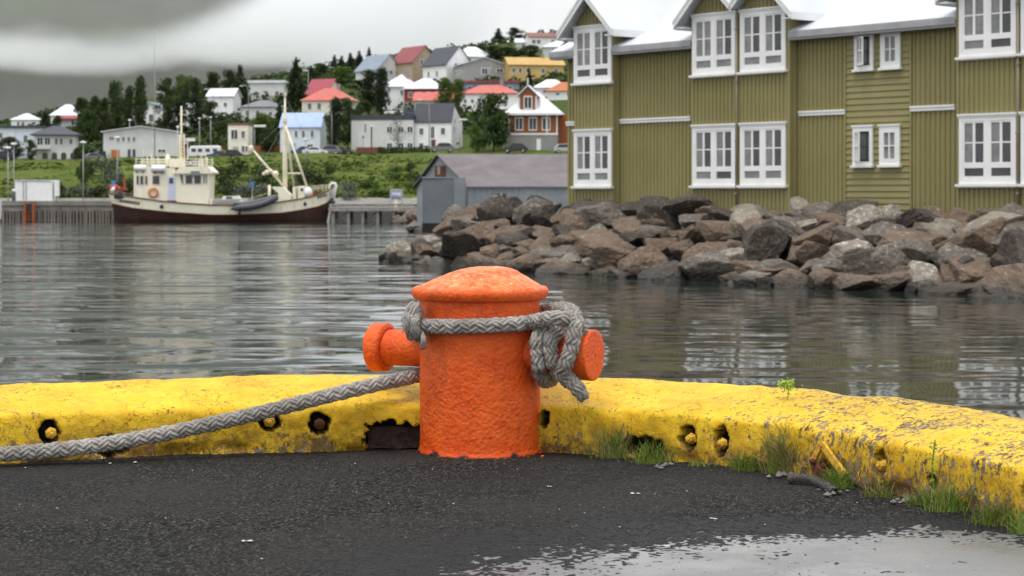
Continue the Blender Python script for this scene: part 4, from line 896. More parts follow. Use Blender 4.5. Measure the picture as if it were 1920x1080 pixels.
fc = bpy.data.curves.new('number_lettering', 'FONT'); fc.body = '1420'; fc.size = .56; fc.extrude = .008; fc.align_x = 'CENTER'; fc.align_y = 'CENTER'; fc.offset = .012; fc.materials.append(M['whitep'])
fx_ = bpy.data.objects.new('lettering_curve', fc); COL.objects.link(fx_); bpy.context.view_layer.update(); fme = bpy.data.meshes.new_from_object(fx_); bpy.data.objects.remove(fx_); fo = link('number_lettering', fme, bt); fo.location = (bx(364), -1.375, bz(306.3)); fo.rotation_euler = (R(90), 0, 0); fo.scale = (.92, 1, 1)
mb = MB(); mb.lathe([(.10, 0), (.13, .3), (.22, .45), (.22, .8), (.12, .95), (.03, 1.1)], 12, (bx(317), -.6, bz(312))); mb.build('vent_cowl', M['cream'], bt)
MB().box(bx(376.5), bx(380), -1.25, -1.0, bz(312), bz(301)).build('pale_blue_box', M['bluepaint'], bt)
# aft mast with ladder and radar
mb = MB(); mb.tube([(bx(340), 0, bz(315)), (bx(340.5), 0, bz(199))], [.12, .07], 8); mb.tube([(bx(336), .3, bz(315)), (bx(336), .3, bz(252))], .06, 6).tube([(bx(347), -.2, bz(315)), (bx(346), -.2, bz(252))], .06, 6)
for k in range(9): z = 256 + k * 6.5; mb.tube([(bx(336), .3, bz(z)), (bx(346), -.2, bz(z))], .03, 5)
mb.tube([(bx(336), 0, bz(214)), (bx(352), 0, bz(216))], .03, 5).tube([(bx(336), 0, bz(233)), (bx(350), 0, bz(234))], .03, 5); mb.build('aft_mast', M['mastc'], bt)
mb = MB(); mb.box(bx(350), bx(367), -.5, -.2, bz(265), bz(259)).tube([(bx(346), -.2, bz(270)), (bx(356), -.35, bz(265))], .05, 6).tube([(bx(353), -.3, bz(265)), (bx(353), -.3, bz(300))], .05, 6); mb.build('radar', M['whitep'], bt)
mb = MB(); mb.tube([(bx(333), .2, bz(300)), (bx(333), .2, bz(240))], .025, 5).lathe([(.05, 0), (.12, .05), (.12, .15), (.05, .2)], 8, (bx(333), .2, bz(240))); mb.build('aerial', M['whitep'], bt)
for a in ((269, 280), (377, 288), (385, 284), (283, 288)): 
    MB().tube([(bx(a[0]), .3, bz(312)), (bx(a[0]), .3, bz(a[1]))], .02, 5).build('aerial', M['mastc'], bt)
# fore mast, tripod legs, boom, rigging
mb = MB(); mb.tube([(bx(534), 0, bz(385)), (bx(534), 0, bz(300)), (bx(534), 0, bz(230)), (bx(534), 0, bz(222)), (bx(534), 0, bz(178))], [.22, .20, .17, .10, .07], 10); mb.box(bx(532), bx(537), -.15, .15, bz(179), bz(174)).box(bx(530), bx(538), -.25, .25, bz(228), bz(222)); mb.build('fore_mast', M['mastc'], bt)
mb = MB(); mb.tube([(bx(535), -.1, bz(236)), (bx(577), -.9, bz(350))], .10, 8); mb.tube([(bx(535), .2, bz(236)), (bx(548), 1.3, bz(348))], .10, 8); mb.tube([(bx(537), 0, bz(325)), (bx(568), -.7, bz(325))], .07, 6); mb.build('mast_leg', M['mastc'], bt)
mb = MB(); mb.tube([(bx(530), -.1, bz(347)), (bx(476), -.6, bz(282))], [.12, .09], 8); mb.lathe([(.1, -.3), (.2, -.2), (.2, .2), (.1, .3)], 10, (bx(472), -.6, bz(279)), (0, 0, 1)); mb.build('boom', M['mastc'], bt)
mb = MB()
for c, r_ in (((bx(517), -.5, bz(326)), .30), ((bx(501), -.5, bz(323)), .22), ((bx(495), -.5, bz(326)), .16), ((bx(509), -.5, bz(321)), .2)): mb.lathe([(.03, -r_), (r_ * .75, -r_ * .66), (r_, 0), (r_ * .75, r_ * .66), (.03, r_)], 10, c)
mb.build('net_hauler', M['mastc'], bt)
mb = MB()
for a, b in (((534, 0, 225), (477, -.6, 282)), ((534, 0, 181), (622, 0, 347)), ((534, 0, 190), (345, 0, 250)), ((534, 0, 228), (455, -1.9, 384)), ((534, 0, 228), (560, 2.0, 376)), ((534, 0, 228), (560, -2.0, 376))): mb.tube([(bx(a[0]), a[1], bz(a[2])), (bx(b[0]), b[1], bz(b[2]))], .014, 4)
mb.build('rigging_wire', M['steelgrey'], bt)
# fore deck gear
mb = MB(); mb.prism([(bx(525), 0, bz(380)), (bx(525), 0, bz(362)), (bx(513), 0, bz(352)), (bx(515), 0, bz(350)), (bx(533), 0, bz(350)), (bx(549), 0, bz(366)), (bx(549), 0, bz(378))], (0, -1.7, 0), (0, -.2, 0)); mb.build('winch_housing', M['cream'], bt)
mb = MB(); mb.box(bx(551), bx(558), -1.3, .3, bz(378), bz(350)).box(bx(560), bx(574), -1.2, .6, bz(375), bz(349)); cb = mb.build('fore_cabin', M['cream'], bt, .05); MB().box(bx(565.5), bx(570.5), -1.24, -1.203, bz(358), bz(353)).build('pane', M['glass'], cb)
mb = MB(); mb.lathe([(.03, -.5), (.35, -.35), (.4, 0), (.3, .3), (.05, .45)], 10, (bx(579), -1.0, bz(360))); mb.build('white_buoy', M['whitep'], bt)
for px, py in ((577, 366), (583, 366)):
    mb = MB(); mb.lathe([(.03, -.25), (.18, -.15), (.22, 0), (.16, .2), (.03, .28)], 10, (bx(px), -1.1, bz(py))); mb.build('orange_buoy', M['ringo'], bt)
mb = MB(); mb.box(bx(588), bx(594), -.8, .2, bz(366), bz(357)).box(bx(596), bx(604), -.5, .5, bz(363), bz(355)); mb.build('deck_chest', M['strake'], bt)
mb = MB(); mb.tube([(bx(509), -1.9, bz(386)), (bx(509), -1.9, bz(347))], .12, 8); mb.build('bollard_post', M['mastc'], bt)
for y in (-1.2, 1.2):
    mb = MB()
    for py in (349, 353): mb.tube([(bx(584), y, bz(py)), (bx(618), y * .3, bz(py - 3))], .02, 4)
    for k in range(6): px = 584 + k * 6.8; mb.tube([(bx(px), y * (1 - .13 * k), bz(366)), (bx(px), y * (1 - .13 * k), bz(349 - .5 * k))], .02, 4)
    mb.build('bow_railing', M['mastc'], bt)
mb = MB()
for px, py in ((445, 372), (478, 366)): mb.tube([(bx(px), -2.2, bz(386)), (bx(px), -2.2, bz(py))], .025, 4)
mb.tube([(bx(420), -2.2, bz(374)), (bx(478), -2.2, bz(371)), (bx(508), -2.1, bz(362))], .02, 4); mb.build('wire_railing', M['mastc'], bt)
mb = MB(); mb.tube([(bx(619), -.15, bz(366)), (bx(618), -.15, bz(347)), (bx(622), -.15, bz(343.5)), (bx(628), -.15, bz(344)), (bx(630), -.15, bz(348)), (bx(624), -.15, bz(376))], .12, 8); mb.build('bow_davit', M['whitep'], bt)
mb = MB(); mb.tube(smooth_path([(bx(620), -.3, bz(374)), (bx(621), -.3, bz(381)), (bx(625), -.3, bz(382)), (bx(627), -.3, bz(376))], .2), .12, 7).bar((bx(622), -.3, bz(370)), (bx(623), -.3, bz(380)), .1); mb.build('anchor', M['black'], bt)
mb = MB()
for px, py, s_ in ((213, 353, .3), (219, 352, .32), (225, 355, .25)): mb.lathe([(.05, -.25), (s_, -.1), (s_ * .9, .15), (.05, .3)], 9, (bx(px), -.4, bz(py)))
mb.build('red_fender', M['redt'], bt)
mb = MB(); mb.lathe([(.04, -.3), (.2, -.1), (.16, .2), (.04, .35)], 8, (bx(216), -.9, bz(357)), (.5, 0, 1)); mb.build('white_fender', M['whitep'], bt)
mb = MB(); mb.tube([(bx(208), -1.0, bz(357)), (bx(225), -1.6, bz(358)), (bx(258), -1.8, bz(365))], .03, 4)
for px, y in ((212, -1.1), (226, -1.6), (240, -1.7), (256, -1.8)): mb.tube([(bx(px), y, bz(371)), (bx(px), y, bz(357 + max(0, (px - 225)) * .25))], .03, 4)
mb.build('stern_railing', M['steelgrey'], bt)
mb = MB(); mb.box(bx(221), bx(262), -1.72, -1.2, bz(372), bz(363)); mb.build('rope_bin', M['black'], bt, .06); MB().box(bx(226), bx(238), -.3, .3, bz(357), bz(351)).build('stern_gear', M['redt'], bt); MB().box(bx(232.5), bx(236), -.1, .1, bz(357), bz(332)).build('stern_post', M['orangep'], bt)
MB().box(bx(400), bx(404), -2.0, -1.6, bz(386), bz(372)).build('deck_post', M['cream'], bt)
# skiff and inflatable carried alongside amidships: things of their own
def wpt(px, py, dy): return Vector((bx(px), dy, bz(py)))
sk = tag(empty('skiff', bt.location, R(1.5)), 'small white skiff stowed on the deck of the fishing boat beside the inflatable', 'skiff')
mb = MB(); ln = []
for k in range(9):
    u = k / 8; x = bx(404 + 62 * u); w = .62 * (1 - (2*u - 1) ** 4 * .25) * (1 - max(0, u - .7) * 1.6); zt_ = bz(374 - 2 * u); ln.append([(x, -1.7 - w, zt_), (x, -1.7 - w * .75, zt_ - .45), (x, -1.7, zt_ - .6), (x, -1.7 + w * .75, zt_ - .45), (x, -1.7 + w, zt_)])
mb.add([p for r_ in ln for p in r_], [(k*5+j, k*5+5+j, k*5+6+j, k*5+1+j) for k in range(8) for j in range(4)], True); mb.add(ln[0], [(0, 1, 2, 3, 4)]); mb.build('skiff_hull', M['whitep'], sk)
mb = MB(); mb.prism([(bx(421), 0, bz(374)), (bx(424), 0, bz(367.5)), (bx(452), 0, bz(367)), (bx(462), 0, bz(378)), (bx(446), 0, bz(378))], (0, -2.15, 0), (0, -1.3, 0)); mb.build('skiff_cover', M['whitep'], sk)
MB().prism([(bx(431), 0, bz(375)), (bx(429), 0, bz(368.5)), (bx(439), 0, bz(368.5)), (bx(445), 0, bz(376))], (0, -2.19, 0), (0, -2.151, 0)).build('skiff_windscreen', M['dinghy'], sk)
ib = tag(empty('inflatable_dinghy', bt.location, R(1.5)), 'dark grey inflatable dinghy hanging tilted against the side of the fishing boat', 'dinghy')
mb = MB(); mb.tube(smooth_path([wpt(441, 391, -3.1), wpt(452, 388.5, -3.15), wpt(480, 386, -3.2), wpt(502, 381, -3.15), wpt(517, 374, -3.0), wpt(523, 371, -2.75), wpt(515, 373, -2.6), wpt(480, 382, -2.6), wpt(445, 387, -2.6)], .2), [.10] + [.27] * 1 + [.28] * 200, 10) if False else None
pth = smooth_path([wpt(440, 392, -3.05), wpt(452, 389.5, -3.15), wpt(480, 386.5, -3.2), wpt(502, 381, -3.15), wpt(517, 374, -3.0), wpt(523, 370.5, -2.8), wpt(516, 372, -2.62), wpt(480, 381, -2.62), wpt(446, 386, -2.62)], .15)
mb.tube(pth, [.06 + .22 * min(1, min(k, len(pth) - 1 - k) / 4) for k in range(len(pth))], 10); mb.build('inflated_tube', M['dinghy'], ib)
mb = MB(); mb.prism([wpt(446, 391, 0), wpt(516, 376, 0), wpt(516, 374.5, 0), wpt(446, 389, 0)], (0, -3.05, 0), (0, -2.65, 0)); mb.build('floor', M['black'], ib)
mb = MB(); mb.box(bx(445), bx(455), -3.1, -2.7, bz(389), bz(381)).bar(wpt(456, 392, -2.95), wpt(457, 401, -2.95), .16).lathe([(.1, -.05), (.12, .08), (.05, .15)], 8, wpt(456, 401, -2.95)); mb.build('outboard_motor', M['black'], ib)

# ================================================================ far quay on the left
QD = 173.0
def XQ(px, D=QD): return (px - CX) / F * D
qz = CAMZ - (378 - HY) / F * QD
mb = MB(); mb.box(-130, XQ(226), QD, QD + 9, -3.0, qz); mb.box(-130, XQ(226), QD - .12, QD - .002, qz - .35, qz + .06); tag(mb.build('far_quay_wall', M['dock']), 'long stained concrete quay wall with timber fender piles behind the fishing boat stern', 'quay wall')
M['pile'] = plain('weathered_pile', (.27, .24, .21), (.12, .10, .085), 1.2, .9, .4, 12, vary=.3); M['pile2'] = plain('wet_pile', (.05, .045, .035), (.025, .022, .018), 2, .7)
MB().box(-130, XQ(226), QD - .05, QD - .003, WZ - .5, WZ + .95).build('tidal_recess', M['pile2'], bpy.data.objects['far_quay_wall'])
fp = MB().box(-.10, .10, -.34, -.16, WZ - 1, WZ + 1.02).mesh('fender_pile', M['pile']); k = 0
for px in range(-46, 214, 6):
    if 47 < px < 70 and px % 3: pass
    o = tag(link('fender_pile', fp, None, (XQ(px + random.uniform(-.8, .8)), QD, random.uniform(-.12, .1))), 'slim grey timber fender pile standing at the foot of the far quay wall', 'pile', 'fender piles along the far quay wall'); o.scale = (random.uniform(.8, 1.2), 1, 1)
of = tag(empty('ladder_frame', (XQ(58), QD - .5, 0)), 'orange steel ladder frame fixed to the far quay wall below the white container', 'ladder')
for s_ in (-.38, .38): MB().box(s_ - .09, s_ + .09, -.18, .12, WZ - .1, qz - .02).build('rail', M['orangep'], of)
mb = MB(); [mb.box(-.27, .27, -.1, 0, WZ + .15 + k * .33, WZ + .21 + k * .33) for k in range(5)]; mb.build('rung', M['orangep'], of)
MB().box(-.2, .2, -.2, -.101, qz - .75, qz - .2).build('rubber_block', M['black'], of)
wc = tag(empty('white_container', (XQ(63, 176), 176, qz)), 'white steel container standing on the far quay above the orange ladder', 'container')
w_ = XQ(98, 176) - XQ(28, 176); hh = 40 * 176 / F
MB().box(-w_/2, w_/2, 0, 2.4, 0.02, hh).build('container_box', M['whitep'], wc, .03)
mb = MB(); [mb.box(x, x + .06, -.05, -.002, .1, hh - .1) for x in (-w_/2 + .75, -w_/2 + 1.0)]; mb.box(-w_/2 + .1, w_/2 - .1, -.05, -.002, hh - .1, hh - .03); mb.build('door_bar', M['steelgrey'], wc)
MB().box(w_/2 + .12, w_/2 + .5, .2, .8, .5, hh + .02).build('meter_cabinet', M['whitep'], wc); MB().box(w_/2 + .25, w_/2 + .38, .3, .5, 0, .499).build('cabinet_post', M['steelgrey'], wc)
tg = tag(empty('gas_tank', (XQ(26, 175), 175, qz)), 'small dark tank with white cap on the far quay beside the container', 'tank')
MB().lathe([(.16, 0), (.17, .05), (.17, .8), (.1, .9)], 12).build('tank_body', M['dinghy'], tg); MB().lathe([(.12, .9), (.14, .95), (.14, 1.1), (.05, 1.15)], 12).build('cap', M['whitep'], tg)
# stern of a small boat cut by the frame on the left
sb = tag(empty('motorboat', (XQ(-14, 164), 164, WZ)), 'small white motorboat with red stripe partly cut off beside the far quay', 'boat')
mb = MB(); rg = []
for k in range(7):
    u = k / 6; x = -2.6 + 3.3 * u; w = .9 * (1 - max(0, u - .6) * 1.5); z = 2.05 + .1 * (1 - u); rg.append([(x, -w, z), (x, -w * .95, 1.2), (x, -w * .6, .3), (x, w * .6, .3), (x, w * .95, 1.2), (x, w, z)])
mb.add([p for r_ in rg for p in r_], [(k*6+j, k*6+6+j, k*6+7+j, k*6+1+j) for k in range(6) for j in range(5)] + [tuple(range(6)), tuple(range(36, 42))]); mb.build('motorboat_hull', M['whitep'], sb, .05)
MB().box(-2.6, .5, -.95, -.90, 1.55, 1.72).build('stripe', M['redt'], sb); MB().box(-2.0, -.1, -.6, .6, 2.0, 2.5).build('cabin', M['orangep'], sb)

# ================================================================ timber pier and info board right of the bow
PDk = 166.0; pzt = CAMZ - (389 - HY) / F * PDk
pr = tag(empty('timber_pier', (XQ(700, PDk), PDk, 0)), 'low weathered timber pier on posts between the boat bow and the shed', 'pier')
M['wood'] = plain('weathered_grey_wood', (.34, .315, .285), (.2, .18, .16), 3, .9, .3, 20)
xa, xb = XQ(617, PDk) - XQ(700, PDk), XQ(775, PDk) - XQ(700, PDk)
MB().box(xa, xb, .02, 9, pzt - .05, pzt + .04).build('deck', M['wood'], pr); MB().box(xa - .05, xb + .05, -.12, .018, pzt - .32, pzt - .02).build('edge_beam', M['wood'], pr); MB().box(xa, xb, -.02, .28, pzt + .16, pzt + .32).build('kerb_rail', M['wood'], pr)
for px in (624, 653, 680, 708, 738): 
    x = XQ(px, PDk) - XQ(700, PDk)
    for y in (.1, 3.5): MB().box(x - .12, x + .12, y, y + .24, WZ - 1, pzt - .051 if y > 1 else pzt - .33).build('post', M['wood'], pr)
mb = MB()
for a, b in ((628, 650), (684, 705)): mb.bar((XQ(a, PDk) - XQ(700, PDk), .6, pzt - .4), (XQ(b, PDk) - XQ(700, PDk), .6, WZ + .1), .12).bar((XQ(b, PDk) - XQ(700, PDk), .75, pzt - .4), (XQ(a, PDk) - XQ(700, PDk), .75, WZ + .1), .12)
mb.build('cross_brace', M['wood'], pr)
ibd = tag(empty('info_board', (XQ(743, 170), 170, pzt)), 'pale framed information board with a harbour picture standing on the pier', 'info board')
ww = 24 * 170 / F; hb = 34 * 170 / F
mb = MB(); mb.box(-ww/2, -ww/2 + .14, 0, .12, .04, hb).box(ww/2 - .14, ww/2, 0, .12, .04, hb).box(-ww/2 + .14, ww/2 - .14, 0, .12, hb - .25, hb).box(-ww/2 + .14, ww/2 - .14, 0, .1, .55, .65); mb.build('frame', M['gutter'], ibd, .03)
n = NT('harbour_picture'); sp = n.n('SeparateXYZ'); n.l(n.co(), sp.inputs[0]); hgt = n.math('ADD', sp.outputs['Z'], n.math('MULTIPLY', n.noise(2.4, 3), .5))
n.set(col=n.ramp(n.rng(hgt, .7, 1.8), [(0, (.30, .27, .33)), (.3, (.12, .13, .22)), (.5, (.20, .24, .36)), (.62, (.55, .6, .72)), (1, (.35, .45, .65))]), rough=.4)
MB().box(-ww/2 + .16, ww/2 - .16, .03, .07, .67, hb - .27).build('picture', n.m, ibd)
for x, h in ((-.05, 1.05), (-.02, .6)):
    pass
ps = tag(empty('mooring_post', (XQ(742, 168), 168, pzt)), 'short pale post standing on the pier before the information board', 'post'); MB().box(-.12, .12, 0, .2, .04, .62).build('shaft', M['mastc'], ps, .03); MB().box(-.16, .16, -.04, .24, .621, .68).build('post_cap', M['mastc'], ps, .02)
# loose rocks at the root of the pier
for k in range(46):
    px = random.uniform(742, 800); D = random.uniform(160, 172) if px < 775 else random.uniform(120, 165); h = max(0, (px - 745) / 55) * 1.5
    me = protos[rr_.randrange(2)][rr_.randrange(6)]; s_ = random.uniform(.3, .75); o = link('shore_stone', me, None, (XQ(px, D), D, WZ + random.uniform(0, 1) * h)); o.scale = (s_ * 1.2, s_, s_ * .8); o.rotation_euler = (random.uniform(-.5, .5), 0, random.uniform(0, 6))
    tag(o, 'grey brown stone on the shore where the timber pier meets land', 'stone', 'stones at the root of the timber pier')
# flagpole and blue signs
def bluesign(px, py, D, zb, label):
    e = tag(empty('blue_sign', (XQ(px, D), D, zb)), label, 'sign'); h = CAMZ - (py - HY) / F * D - zb
    MB().tube([(0, 0, 0), (0, 0, h)], .05, 6).build('pole', M['steelgrey'], e); MB().box(-.2, .2, -.1, -.06, h - .2, h + .2).build('panel', M['signblue'], e, .02)
# ================================================================ the far shore: bank, road terrace and hillside
def lerp(a, b, t): return a + (b - a) * max(0, min(1, t))
def TZ(x, y):
    px = CX + F * x / max(y, 1); k = lerp(.0176, .0213, px / 600); s = lerp(.045, .165, (px + 180) / 1330); top = .97 + k * 226
    if y < 175: return lerp(-3, -2.2, (y - 150) / 25)
    if y < 181: return lerp(-2.2, -.1, (y - 175) / 6)
    if y < 187: return lerp(-.1, .45, (y - 181) / 6)
    if y < 226:
        t = (y - 187) / 39; return lerp(.45, top, t ** .9)
    if y < 342: return .97 + k * y - .10 * math.sin(math.pi * (y - 226) / 116)
    if y < 640: return .97 + k * 342 + s * (y - 342)
    return .97 + k * 342 + s * 298 + s * .35 * (min(y, 760) - 640) - .02 * max(0, y - 760)
def D_from(px, py, start=335):
    y = start; q = (px - CX) / F
    while y < 720:
        if HY - (TZ(q * y, y) - CAMZ) / y * F <= py: return y
        y += 1.0
    return 700.0
ays = np.concatenate([np.arange(165, 232, 1.5), np.arange(232, 345, 9), np.arange(345, 770, 7), np.arange(770, 1500, 60)]); aas = np.linspace(-.62, .55, 300)
Vt = np.array([[(a * y, y, TZ(a * y, y) + (.35 * mn.noise(Vector((a * y * .14, y * .14, 0))) + .14 * mn.noise(Vector((a * y * .5, y * .5, 3))) if 186 < y < 330 else (.5 * mn.noise(Vector((a * y * .05, y * .05, 0))) if y >= 330 else .05 * mn.noise(Vector((a * y * .6, y * .6, 0)))))) for y in ays] for a in aas])
tag(link('hillside', np_mesh('hillside', Vt.reshape(-1, 3), grid_faces(len(aas), len(ays)), M['grass'])), kind='structure')
M['gravelroad'] = plain('grey_gravel', (.25, .235, .21), (.15, .14, .125), .8, .95, .3, 8)
rv = []
for a in np.linspace(-.5, .42, 80):
    for y in (181.5, 184.5, 187.5): rv.append((a * y, y, TZ(a * y, y) + .16))
tag(link('shore_path', np_mesh('shore_path', rv, grid_faces(80, 3), M['gravelroad'])), kind='structure')
rv = []
for a in np.linspace(-.5, .42, 240):
    for y in (173.5, 176, 178.5, 181.4): rv.append((a * y, y, TZ(a * y, y) + .12 + .25 * mn.noise(Vector((a * y * .9, y * .9, 0)))))
tag(link('shoreline', np_mesh('shoreline', rv, grid_faces(240, 4), M['rubble'])), kind='structure')
rv = []
for a in np.linspace(-.5, .42, 80):
    for y in (322, 330, 338, 341): rv.append((a * y, y, TZ(a * y, y) + .22))
tag(link('road', np_mesh('road', rv, grid_faces(80, 4), M['asphalt'])), kind='structure')
# tussocks and rank growth all over the bank (nobody could count them)
gb = []; gf = []; r_ = np.random.default_rng(4); NG = 10000
ax = r_.uniform(-.285, .05, NG); yy = r_.uniform(186, 229, NG); xx = ax * yy
zz = np.array([TZ(a, b) for a, b in zip(xx, yy)]); clump = vnoise(xx + 400, yy, .16, 21); hh_ = r_.uniform(.06, .20, NG) * np.clip(.8 + clump * 1.6, .25, 1.8); w_ = r_.uniform(.10, .32, NG); an = r_.uniform(0, 3.14, NG); lx = r_.normal(0, .16, NG)
dx = np.cos(an) * w_; dy = np.sin(an) * w_
b0 = np.stack([xx - dx, yy - dy, zz], 1); b1 = np.stack([xx + dx, yy + dy, zz], 1); t1 = np.stack([xx + dx * .3 + lx, yy + dy * .3 - .1, zz + hh_], 1); t0 = np.stack([xx - dx * .5 + lx, yy - dy * .5 - .1, zz + hh_ * .85], 1)
k = np.arange(NG); tag(link('bank_grass', np_mesh('bank_grass', np.concatenate([b0, b1, t1, t0]), np.stack([k, k + NG, k + 2*NG, k + 3*NG], 1), M['grass'], False)), kind='stuff')

# ---------------------------------------------------------------- mountain and fog
def MZ(x, y):
    t = (y - 1150) / 1500; a = x / y; fall = 1 - lerp(0, 1, (a + .105) / .06) ** 1.5
    return -12 - 60 * (1 - fall) + (850 * max(0, t) ** 1.05) * fall + 26 * mn.noise(Vector((x * .0035, y * .002, 1))) * min(1, max(0, t) * 6) + 9 * mn.noise(Vector((x * .016, y * .006, 4))) * min(1, max(0, t) * 6)
mx = np.linspace(-1700, 900, 130); my = np.linspace(1100, 2700, 90)
tag(link('mountain', np_mesh('mountain', [(x, y, MZ(x, y)) for x in mx for y in my], grid_faces(130, 90), M['mountain'])), kind='structure')
fm = bpy.data.materials.new('fog_bank'); fm.use_nodes = True; ft = fm.node_tree; ft.nodes.clear()
def fn(t, **k):
    x = ft.nodes.new('ShaderNode' + t); [setattr(x, a, v) for a, v in k.items()]; return x
def fmath(op, a, b=0.0):
    x = fn('Math', operation=op)
    for i, v in enumerate((a, b)):
        if isinstance(v, (int, float)): x.inputs[i].default_value = v
        else: ft.links.new(v, x.inputs[i])
    return x.outputs[0]
def fmap(v, a, b, c, d, smooth=True):
    x = fn('MapRange', interpolation_type='SMOOTHSTEP' if smooth else 'LINEAR'); ft.links.new(v, x.inputs[0])
    for i, q in enumerate((a, b, c, d)): x.inputs[i+1].default_value = q
    return x.outputs[0]
ge = fn('NewGeometry'); sx = fn('SeparateXYZ'); ft.links.new(ge.outputs['Position'], sx.inputs[0])
mpn = fn('Mapping'); mpn.inputs['Scale'].default_value = (.0075, .004, .014); ft.links.new(ge.outputs['Position'], mpn.inputs[0])
n1 = fn('TexNoise'); n1.inputs['Scale'].default_value = 1.0; n1.inputs['Detail'].default_value = 4; n1.inputs['Roughness'].default_value = .55; ft.links.new(mpn.outputs[0], n1.inputs['Vector'])
nz = fmath('MULTIPLY', fmath('SUBTRACT', n1.outputs['Fac'], .5), 44)
zz_ = fmath('ADD', sx.outputs['Z'], nz)
lo = fmap(zz_, 67, 78, 0, 1)                                            # the bank's lower edge hangs over the hillside
rise = fmap(sx.outputs['X'], -190, -60, -6, 60, True)                 # its upper edge lies low at the left, out of sight further right
hi = fmap(fmath('SUBTRACT', zz_, rise), 72, 92, 1, .02)
right = fmath('MULTIPLY', fmap(sx.outputs['X'], -125, -75, 0, 1), fmap(sx.outputs['X'], -50, -5, 1, 0))                         # right of the houses the fog reaches the ground
den = fmath('MULTIPLY', fmath('MULTIPLY', fmath('MAXIMUM', lo, right), hi), fmap(sx.outputs['X'], -70, 0, 1, 0))
den = fmath('ADD', fmath('MULTIPLY', den, .036), .0009)
pv = fn('VolumePrincipled'); pv.inputs['Color'].default_value = (.985, .992, 1.0, 1); pv.inputs['Anisotropy'].default_value = 0.2; ft.links.new(den, pv.inputs['Density'])
fo_ = fn('OutputMaterial'); ft.links.new(pv.outputs[0], fo_.inputs['Volume'])
mb = MB(); mb.box(-1100, 10, 950, 1090, 20, 320); fg = mb.build('fog_bank', fm); tag(fg, kind='stuff')

# ---------------------------------------------------------------- houses
HM = {}
def hm(name, c, rough=.7, b=.0):
    if name not in HM: HM[name] = plain(name, c, tuple(x * .84 for x in c), .5, rough, b, 6, runs=(tuple(x * .55 for x in c), 1.1, .45))
    return HM[name]
for a in (('white_render', (.86, .865, .86)), ('cream_render', (.80, .765, .64)), ('grey_render', (.36, .36, .355)), ('pale_grey_render', (.66, .66, .645)), ('blue_white_render', (.72, .77, .84)), ('tan_render', (.44, .34, .24)), ('red_boards', (.26, .045, .03)), ('rust_boards', (.30, .095, .03)), ('yellow_boards', (.56, .40, .15)), ('blue_grey_boards', (.22, .27, .34)), ('concrete_base', (.27, .265, .255)), ('mint_render', (.56, .63, .57)), ('brown_boards', (.17, .07, .035))): hm(a[0], a[1])
for a in (('pale_roof', (.74, .76, .80)), ('red_roof', (.52, .13, .10)), ('crimson_roof', (.34, .055, .08)), ('dark_roof', (.055, .06, .075)), ('slate_blue_roof', (.23, .28, .34)), ('light_blue_roof', (.36, .47, .66)), ('grey_roof', (.19, .19, .21)), ('ochre_roof', (.52, .33, .10)), ('orange_roof', (.48, .15, .05)), ('brown_roof', (.21, .09, .06)), ('maroon_roof', (.26, .06, .065))): hm(a[0], a[1], .55)
M['hglass'] = plain('house_window_glass', (.045, .05, .055), (.02, .024, .028), .8, .12, spec=.5)
WFR = None
def win_mesh():
    mb = MB(); e = .5
    mb.box(-e, -e + .1, -.07, .03, -e, e).box(e - .1, e, -.07, .03, -e, e).box(-e + .1, e - .1, -.07, .03, e - .08, e).box(-e + .1, e - .1, -.07, .03, -e, -e + .08).box(-.03, .03, -.06, .03, -e + .08, e - .08)
    return mb.mesh('window', M['white']), MB().box(-.4, .4, -.03, .02, -.42, .42).mesh('pane', M['hglass'])
WFR, WPA = win_mesh()
